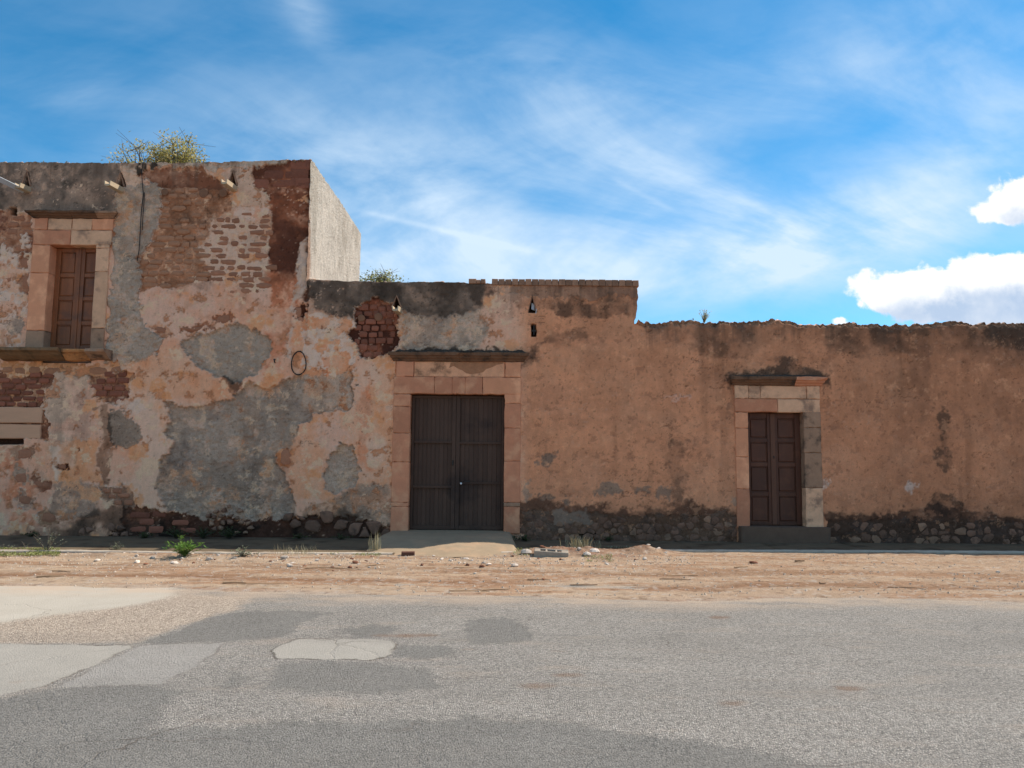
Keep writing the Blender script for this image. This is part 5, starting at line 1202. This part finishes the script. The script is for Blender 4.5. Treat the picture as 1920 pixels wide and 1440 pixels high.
def kerb(pts_f, seed):
    xs = np.arange(pts_f[0][0], pts_f[-1][0], .05); n = len(xs); fy = np.interp(xs, pts_f[:, 0], pts_f[:, 1])+.012*fbm(xs*3, xs*0, 751+seed)-.022; w1 = .004*fbm(xs*8, xs*0, 757+seed)
    VV = [np.stack([xs, fy+o_+w1, np.full(n, ZP+z_)+w1], -1) for o_, z_ in ((0, -.16), (-.002, -.008), (.012, .008), (.10, .010), (.125, .008), (.13, -.02))]
    V = np.concatenate(VV); idx = np.arange(len(V)).reshape(-1, n)
    tag(link('kerb', npmesh('kerb', V, np.stack([idx[:-1, :-1], idx[:-1, 1:], idx[1:, 1:], idx[1:, :-1]], -1).reshape(-1, 4), False), m_kerb), kind='structure')
kerb(KL, 1); kerb(KR, 2)
mb = MB()
xs = np.linspace(wp(728, 1010)[0]-.05, wp(955, 1010)[0]+.1, 60); fs = np.linspace(0, 1, 34); zw = GATE[2]+.005; yf = gp(840, 1046, .02)[1]
Xr, Fr = np.meshgrid(xs, fs, indexing='ij'); yfe = yf-.10*fbm(Xr*1.2, Xr*0, 761)+.25*((Xr-xs.mean())/1.3)**2
Yr = yfe+(WY+.34-yfe)*Fr; Zr = .012+(zw-.012)*sst(Fr, -.15, .62)+.012*fbm(Xr*2.2, Yr*2.2, 763)*(1-Fr); Xr2 = xs.mean()+(Xr-xs.mean())*(1.0+.13*(1-Fr))
sid = sst(np.abs(Xr-xs.mean())/(xs[-1]-xs[0])*2, .88, 1.0); Zr = Zr*(1-sid*.8*(1-sst(Fr, .8, .95)))-.05*sid*(1-sst(Fr, .8, .95))
V = np.stack([Xr2, Yr, Zr], -1).reshape(-1, 3); idx = np.arange(len(V)).reshape(Xr.shape)
me = npmesh('gate_ramp', V, np.stack([idx[:-1, :-1], idx[1:, :-1], idx[1:, 1:], idx[:-1, 1:]], -1).reshape(-1, 4))
tag(link('gate_ramp', me, m_conc), kind='structure')

# ------------------------------------------------------------------ rubble, sticks, weeds
def dz(x, y): return float(dirt_z(np.array([x]), np.array([y]))[0])
def chunk(r, s, flat=.6, n=9):
    """an irregular broken stone as a convex hull-like ring solid"""
    mb = MB(); rings = [(-.5, .6), (-.15, 1.0), (.25, .85), (.5, .4)]
    for z_, k_ in rings:
        for i in range(n):
            a = 2*math.pi*i/n+.2; q = k_*r.uniform(.75, 1.15); mb.V.append((math.cos(a)*q*s*.5*1.25, math.sin(a)*q*s*.5, z_*s*flat+r.uniform(-.05, .05)*s))
    for j in range(3):
        for i in range(n): mb.F.append((j*n+i, j*n+(i+1) % n, (j+1)*n+(i+1) % n, (j+1)*n+i))
    mb.F.append(tuple(range(n))[::-1]); mb.F.append(tuple(3*n+i for i in range(n)))
    lo = min(v[2] for v in mb.V); mb.V = [(v[0], v[1], v[2]-lo) for v in mb.V]
    return mb
r = random.Random(33)
CH = []
for i in range(7):
    for mt in (m_pale, m_redrub):
        me = chunk(r, 1.0).mesh('rubble_stone'); me.materials.append(mt); CH.append((me, mt))
spots = []
for k in range(105):
    q = r.random()
    if q < .55: u, v = r.uniform(500, 980), r.uniform(1042, 1066)
    elif q < .70: u, v = r.uniform(180, 500), r.uniform(1040, 1060)
    elif q < .88: u, v = r.uniform(985, 1250), r.uniform(1034, 1062)
    else: u, v = r.uniform(0, 1900), r.uniform(1045, 1112)
    spots.append((u, v, r.choice((.03, .035, .045, .05, .06, .085))))
for u, v, s in spots:
    x, y = gp(u, v, .02); pale = r.random() < .7
    if y > kerb_y(np.array([x]))[0]-.05: continue
    me = r.choice([c_ for c_, mt in CH if (mt is m_pale) == pale])
    o = link('rubble_stone', me, None, None, (x, y, dz(x, y)-s*.12)); o.scale = (s*r.uniform(.8, 1.6), s, s*r.uniform(.6, 1)); o.rotation_euler = (r.uniform(-.2, .2), r.uniform(-.2, .2), r.uniform(0, 6))
    where = ('on the verge below the gate ramp' if 700 < u < 980 and v < 1070 else 'along the kerb between green bush and ramp' if 380 < u <= 700 and v < 1070 else 'along the kerb left of the green bush' if u <= 380 and v < 1070 else 'on the earth heaps by the cement block' if 980 <= u < 1260 and v < 1066 else 'out on the open verge by the road')
    what = ('larger ' if s > .07 else 'small ')+('pale stone fragment' if pale else 'reddish brick crumb')
    tag(o, what+' lying '+where, 'rubble', what+'s '+where)
# finer grit: too small to count
mb = MB(); rr = random.Random(35)
for k in range(2600):
    q = rr.random()
    if q < .55: u, v = rr.uniform(0, 1300), rr.gauss(1050, 9)
    else: u, v = rr.uniform(-20, 1940), rr.uniform(1042, 1118)
    x, y = gp(u, v, .02); ky = float(kerb_y(np.array([x]))[0])
    if y > ky-.04 or y < float(edge_y(np.array([x]))[0])-.1: continue
    s = rr.choice((.012, .016, .02, .028)); z = dz(x, y); b = len(mb.V); h = s*.7; a0 = rr.uniform(0, 6)
    for i in range(4): mb.V.append((x+s*math.cos(a0+i*1.57)*rr.uniform(.5, 1.1), y+s*math.sin(a0+i*1.57)*rr.uniform(.5, 1.1), z-.004))
    mb.V.append((x+rr.uniform(-.3, .3)*s, y+rr.uniform(-.3, .3)*s, z+h)); mb.F += [(b, b+1, b+4), (b+1, b+2, b+4), (b+2, b+3, b+4), (b+3, b, b+4)]
tag(mb.obj('gravel', mk('grit', sr(196, 176, 156, .8), .7, 9, .95, .5, .01)), 'fine pale grit strewn over the dirt verge', 'gravel', kind='stuff')
# sticks
sl = ['dry stick lying flat on the open dirt verge']
for u, v, ln, a, th in [(605, 1066, .5, .15, .012), (705, 1062, .32, .6, .014), (640, 1067, .6, -.1, .010), (1095, 1095, .35, 0, .014), (1265, 1088, .4, -.1, .012), (1280, 1080, .45, .2, .016), (1465, 1098, .32, .1, .012), (1700, 1102, .45, -.25, .010), (1010, 1088, .3, 0, .014), (490, 1095, .7, .05, .009), (440, 1094, .3, 0, .02), (95, 1081, .35, .1, .02), (115, 1072, .3, -.2, .012), (1500, 1056, .15, 0, .025), (1543, 1094, .12, .5, .022), (1390, 1067, .22, .1, .02), (880, 1108, .5, 0, .012), (930, 1106, .35, .1, .012), (870, 1067, .3, .1, .012), (1610, 1100, .3, .0, .01)]:
    x, y = gp(u, v, .02); th *= .62; z = dz(x, y)+th; c_, s_ = math.cos(a), math.sin(a)
    mb = MB().tube([(-ln/2*c_, -ln/2*s_, dz(x-ln/2*c_, y-ln/2*s_)+th-z), (0, 0, .004), (ln/4*c_, ln/4*s_+.01, .0), (ln/2*c_, ln/2*s_, dz(x+ln/2*c_, y+ln/2*s_)+th-z)], [th, th*.9, th*.8, th*.5], 6)
    tag(mb.obj('stick', m_stick, None, (x, y, z), False), ('long ' if ln > .42 else 'short ')+('thick stick' if th > .0095 else 'thin twig')+(' lying on the verge before the low wall' if u > 1200 else ' lying on the verge below gate and heaps' if u > 700 else ' lying on the verge before the tall house'), 'stick', ('long ' if ln > .42 else 'short ')+('sticks' if th > .0095 else 'twigs')+(' by the low wall' if u > 1200 else ' by the gate' if u > 700 else ' by the house'))
x, y = gp(765, 1043, .03); mb = MB().slab([(-.11, 0), (.11, .0), (.105, .075), (-.108, .07)], .06, .06, .012); o = mb.obj('brick_fragment', mk('dark_brick_fragment', sr(96, 66, 54), .25, 14, .95, .8, .01), None, (x, y, dz(x, y)-.01)); o.rotation_euler = (0, .02, .12)
tag(o, 'dark brown half brick lying before the foot of the concrete gate ramp', 'brick')
# hollow cement block on the mound
x, y = gp(1033, 1034, .12); mb = MB(); L_, W_, H_ = .56, .24, .16; th = .04
mb.box(-L_/2, L_/2, -W_/2, -W_/2+th, 0, H_).box(-L_/2, L_/2, W_/2-th, W_/2, 0, H_)
for q in (-L_/2, -.10, .06, L_/2-.12): mb.box(q, q+(.10 if q in (-L_/2,) else .12 if q > .1 else .035), -W_/2+th, W_/2-th, 0, H_-.004)
z = dz(x, y); o = mb.obj('cement_block', m_block, None, (x, y, z-.085)); o.rotation_euler = (.10, .05, -.05)
bv = o.modifiers.new('bevel', 'BEVEL'); bv.width = .012; bv.segments = 2
tag(o, 'hollow grey cement block half buried on the earth heap beside the ramp', 'cement block')
# big pale stones by the block
for u, v, s, lab in ((985, 1040, .16, 'long pale stone lying between the ramp and the cement block'), (1115, 1040, .15, 'blunt white-crusted rock on the earth heap by the grass tuft'), (1100, 1044, .12, 'smaller crusted rock wedged below the grass tuft on the heap')):
    x, y = gp(u, v, .05); mb = chunk(r, s, .5); o = mb.obj('rock', m_pale, None, (x, y, dz(x, y)-.02)); o.rotation_euler = (0, 0, -.3); tag(o, lab, 'rock')

def leafobj(name, mb_tris, mat, parent=None, loc=None):
    """mb_tris: list of (verts, brightness)"""
    V = []; Fc = []; lv = []
    for vs_, b in mb_tris:
        k = len(V); V += vs_; Fc.append(tuple(range(k, k+len(vs_)))); lv += [b]*len(vs_)
    me = pymesh(name, V, Fc); add_f(me, 'lv', np.array(lv)); return link(name, me, mat, parent, loc)
def leafquad(p, d, n, ln, wd):
    d = Vector(d).normalized(); n = Vector(n); s = d.cross(n)
    s = s.normalized() if s.length > 1e-5 else d.orthogonal().normalized()
    p = Vector(p); return [tuple(p), tuple(p+d*ln*.45+s*wd*.5), tuple(p+d*ln), tuple(p+d*ln*.45-s*wd*.5)]
def weed(name, u, v, h, spread, nst, leaf_n, ln, wd, lmat, label, cat, zbase=None, seed=0, stem=None, droop=.3, group=None, loc=None):
    r = random.Random(seed)
    if loc is None:
        x, y = gp(u, v, .03); z = dz(x, y) if zbase is None else zbase
    else: x, y, z = loc
    root = tag(empty(name, (x, y, z-.01)), label, cat, group)
    st = MB(); lf = []
    for k in range(nst):
        a = r.uniform(0, 6.283); sp = spread*r.uniform(.15, 1); hh = h*r.uniform(.55, 1)*(1-.35*sp/max(spread, .01)); pts = []
        for i in range(5):
            f_ = i/4; pts.append(Vector((math.cos(a)*sp*f_**1.4+r.uniform(-.01, .01)*i*.4, math.sin(a)*sp*f_**1.4, hh*(f_-droop*f_*f_*sp/max(h, .01)))))
        if stem is not None: st.tube(pts, [stem*(1-.15*i) for i in range(5)], 4)
        for j in range(leaf_n):
            f_ = r.uniform(.12, 1); i = min(int(f_*4), 3); p_ = pts[i].lerp(pts[i+1], f_*4-i); b = r.uniform(0, 6.28)
            d = Vector((math.cos(b), math.sin(b), r.uniform(-.1, .9)))
            lf.append((leafquad(p_, d, (r.uniform(-.4, .4), r.uniform(-.4, .4), 1), ln*r.uniform(.6, 1.1), wd), r.uniform(.6, 1.25)))
    if stem is not None:
        link('stem', st.mesh('stem'), m_bark if lmat is not m_leaf_bright else m_leaf_stem, root, (x, y, z-.01))
    leafobj('foliage', lf, lmat, root, (x, y, z-.01)); return root
m_leaf_stem = mk('green_stem', (.12, .17, .05), .2, 20, .7, .2, .003)
weed('green_bush', 346, 1046, .42, .36, 34, 16, .085, .022, m_leaf_bright, 'bright green leafy weed bush at the kerb before the grey patch', 'bush', seed=1, stem=.005)
weed('grey_weed', 455, 1046, .22, .32, 26, 14, .04, .014, m_leaf_grey, 'low grey-green weed spreading right of the bright green bush', 'weed', seed=2, stem=.004)
weed('grey_weed', 218, 1034, .22, .18, 18, 14, .035, .010, m_leaf_grey, 'small grey-green tuft at the kerb left of the green bush', 'weed', seed=3, stem=.004)
weed('spindly_weed', 88, 1036, .48, .34, 14, 22, .03, .012, m_leaf_grey, 'tall spindly pale weed rising from the mat of grass', 'weed', seed=4, stem=.005, droop=.1)
for i, (u, v, h) in enumerate(((48, 1033, .26), (20, 1032, .14), (5, 1032, .16))):
    weed('sprig', u, v, h, .12, 4, 9, .03, .010, m_leaf_grey, ['thin pale sprig beside the tall spindly weed', 'shortest pale sprig in the mat of grass', 'pale sprig at the far end of the mat of grass'][i], 'weed', seed=10+i, stem=.004, droop=.1)
# blades of grass
def tuft(name, u, v, h, spread, n, mat, label, cat, seed, wd=.008, zbase=None, lean=.6):
    r = random.Random(seed); x, y = gp(u, v, .05); z = dz(x, y) if zbase is None else zbase; lf = []
    for k in range(n):
        a = r.uniform(0, 6.283); b0 = Vector((r.gauss(0, spread*.35), r.gauss(0, spread*.25), 0)); hh = h*r.uniform(.45, 1); ln = hh*lean*r.uniform(.1, 1); d = Vector((math.cos(a), math.sin(a), 0)); s = Vector((-d.y, d.x, 0))*wd*.5
        q = [b0, b0+d*ln*.35+Vector((0, 0, hh*.6)), b0+d*ln+Vector((0, 0, hh))]; br = r.uniform(.65, 1.25)
        lf.append(([tuple(q[0]-s), tuple(q[0]+s), tuple(q[1]+s*.8), tuple(q[1]-s*.8)], br)); lf.append(([tuple(q[1]-s*.8), tuple(q[1]+s*.8), tuple(q[2])], br))
    return tag(leafobj(name, lf, mat, None, (x, y, z-.01)), label, cat)
tuft('grass_tuft', 1085, 1031, .30, .34, 130, m_leaf_dry, 'straw-yellow grass tuft on the earth heap behind the crusted rocks', 'grass', 21, .010, lean=.9)
tuft('grass_tuft', 1122, 1029, .22, .10, 22, m_leaf_dry, 'few dry grass blades just right of the straw-yellow tuft', 'grass', 22, .010)
tuft('dry_grass', 702, 1034, .42, .14, 34, m_leaf_dry, 'tall dry grass stalks at the left corner of the gate ramp', 'grass', 23, .012, lean=.25)
for i, (u, n) in enumerate(((530, 10), (552, 12), (570, 9), (590, 8))):
    tuft('dry_grass', u, 1041, .20, .30, n*2, m_leaf_dry, ['sparse dry grass at the kerb under the large grey patch', 'upright straw stalks at the kerb below the bared stones', 'short straw tuft at the kerb under the hoop', 'low dry grass at the kerb nearest the ramp stalks'][i], 'grass', 24+i, .005, lean=1.0)
def mat_grass(name, u0, u1, v0, v1, n, mat, label, seed, h=.05, ln=.04):
    r = random.Random(seed); lf = []
    for k in range(n):
        u = r.uniform(u0, u1); v = r.uniform(v0, v1)-((u-u0)/(u1-u0))**2*0
        x, y = gp(u, v, .02); 
        if fbm(np.array([x*3]), np.array([y*5]), 801+seed)[0] < -.25: continue
        z = dz(x, y) if y < float(kerb_y(np.array([x]))[0])-.01 else ZP; a = r.uniform(0, 6.28)
        lf.append((leafquad((x, y, z+r.uniform(0, h*.4)), (math.cos(a), math.sin(a), r.uniform(.2, 1.2)), (0, 0, 1), ln*r.uniform(.5, 1.2), .014), r.uniform(.55, 1.25)))
    return tag(leafobj(name, lf, mat), label, 'grass', kind='stuff')
mat_grass('grass_mat', -60, 112, 1034, 1045, 3600, m_leaf_turf, 'mat of short yellow-green grass along the kerb', 31)
mat_grass('ground_cover', 620, 715, 1042, 1048, 350, m_leaf_turf, 'thin creeping grass along the kerb left of the ramp', 32, ln=.03)
mat_grass('ground_cover', 1095, 1150, 1048, 1055, 300, m_leaf_turf, 'low creeping weeds at the foot of the heap', 33, ln=.035)
mat_grass('ground_cover', 962, 995, 1034, 1046, 200, m_leaf_turf, 'low creeping weeds beside the ramp and long stone', 34, ln=.035)
mat_grass('ground_cover', 1130, 1190, 1030, 1034, 200, m_leaf_grey, 'grey creeping weeds between the grass tuft and the red heap', 35, ln=.03)
DW = ['low dark weed in the corner right of the gate frame', 'small dark weed at the foot of the right gate jamb', 'dark weed below the black hole in the stone plinth', 'dark weed beside the left edge of the gate ramp', 'tall dark weed clump under the pale loose stones of the house foot', 'tall dark weed clump behind the bright green bush', 'tall dark weed clump between bright green bush and loose stones', 'dark weed under the bared red bricks left of the green bush', 'small dark weed where the tall house meets the gate building', 'small dark weed below the large foundation stones left of the gate', 'dark weed at the house foot behind the spindly weed']
for i, (u, y_, n) in enumerate(((985, WY-.25, 20), (960, WY-.12, 14), (1140, WY-.12, 14), (720, WY-.6, 16), (430, WY-.25, 46), (330, WY-.25, 40), (380, WY-.3, 40), (270, WY-.3, 24), (560, WY-.2, 14), (640, WY-.25, 14), (60, WY-.2, 20))):
    d = ray(u, 1005); x = d[0]/d[1]*y_
    weed('dark_weed', 0, 0, .30 if 4 <= i <= 6 else .16, .30, n, 12, .05, .02, m_leaf_dark, DW[i], 'weed', seed=60+i, stem=.004, loc=(x, y_, ZP))

# ------------------------------------------------------------------ trees and plants above the walls
def tree(name, x, y, h, crown, nclump, lmat, label, seed, leaf=.085, group=None, bare=0):
    r = random.Random(seed); root = tag(empty(name, (x, y, -.05)), label, 'tree', group)
    tb = MB(); lf = []
    cz = h-crown[2]; base = Vector((0, 0, 0)); fork = Vector((r.uniform(-.2, .2), r.uniform(-.2, .2), max(1.5, cz-crown[2]*.9)))
    tb.tube([base, fork*.5+Vector((.08, .05, 0)), fork], [.2, .16, .13], 8)
    for k in range(nclump):
        while True:
            q = Vector((r.uniform(-1, 1), r.uniform(-1, 1), r.uniform(-1, 1)))
            if .25 < q.length < 1: break
        tip = Vector((q.x*crown[0], q.y*crown[1], cz+q.z*crown[2])); mid_ = fork.lerp(tip, .5)+Vector((r.uniform(-.2, .2), r.uniform(-.2, .2), r.uniform(0, .3)))
        tb.tube([fork, mid_, tip], [.05, .025, .008], 5)
        nl = r.randint(50, 120); sz = r.uniform(.18, .36); br0 = r.uniform(.75, 1.15)
        if r.random() < bare: nl = 10
        for j in range(nl):
            g_ = Vector((r.gauss(0, 1), r.gauss(0, 1), r.gauss(0, .8)))*sz*.55; p_ = tip+g_
            lf.append((leafquad(p_, (r.uniform(-1, 1), r.uniform(-1, 1), r.uniform(-.8, .6)), (r.uniform(-1, 1), r.uniform(-1, 1), 1), leaf*r.uniform(.7, 1.4), leaf*.55), br0*r.uniform(.6, 1.3)))
        for j in range(3):
            e_ = tip+Vector((r.gauss(0, .3), r.gauss(0, .3), r.uniform(.0, .35))); tb.tube([tip, e_], [.008, .004], 3)
    link('trunk', tb.mesh('trunk'), m_bark, root, (x, y, -.05)); leafobj('crown', lf, lmat, root, (x, y, -.05)); return root
def place(u, v, y): d = ray(u, v); return d[0]/d[1]*y, CAMZ+d[2]/d[1]*y
x, z = place(335, 258, 22.5); tree('tree', x, 22.5, z, (.85, .8, 1.0), 78, m_leaf_pale, 'tree top with leaves coloured pale as if backlit, rising behind the tall house', 41, leaf=.085)
x, z = place(268, 266, 23.0); tree('tree', x, 23.0, z, (.68, .6, .8), 40, m_leaf_pale, 'thinner, half bare tree top left of the fuller one coloured as if backlit, behind the house', 42, leaf=.08, bare=.45)
x, z = place(728, 502, 23.5); tree('tree', x, 23.5, z, (.6, .6, .8), 40, m_leaf_grn, 'olive green tree top behind the gate building parapet', 43, leaf=.085)
x, z = place(688, 508, 24.5); tree('tree', x, 24.5, z, (.45, .5, .7), 18, m_leaf_grn, 'olive green tree top against the sunlit side of the house', 44, leaf=.085)
def wall_plant(u, vb, h, spread, n, lmat, label, seed):
    x, z = wp(u, vb); weed('wall_plant', 0, 0, h, spread, n, 14, .035, .02, lmat, label, 'plant', seed=seed, stem=.004, droop=.0, loc=(x, WY+.12, z))
wall_plant(1323, 604, .36, .17, 26, m_leaf_pale, 'small pale shrub growing on top of the low brown wall', 51)
wall_plant(1300, 604, .12, .10, 5, m_leaf_grey, 'tiny dry weed on the wall top left of the pale shrub', 52)
wall_plant(74, 306, .16, .06, 3, m_leaf_grey, 'dry sprig on the house parapet above the window, nearer the tin gutter', 53)
wall_plant(118, 306, .13, .05, 3, m_leaf_grey, 'dry sprig on the house parapet above the window, nearer the tree top', 54)
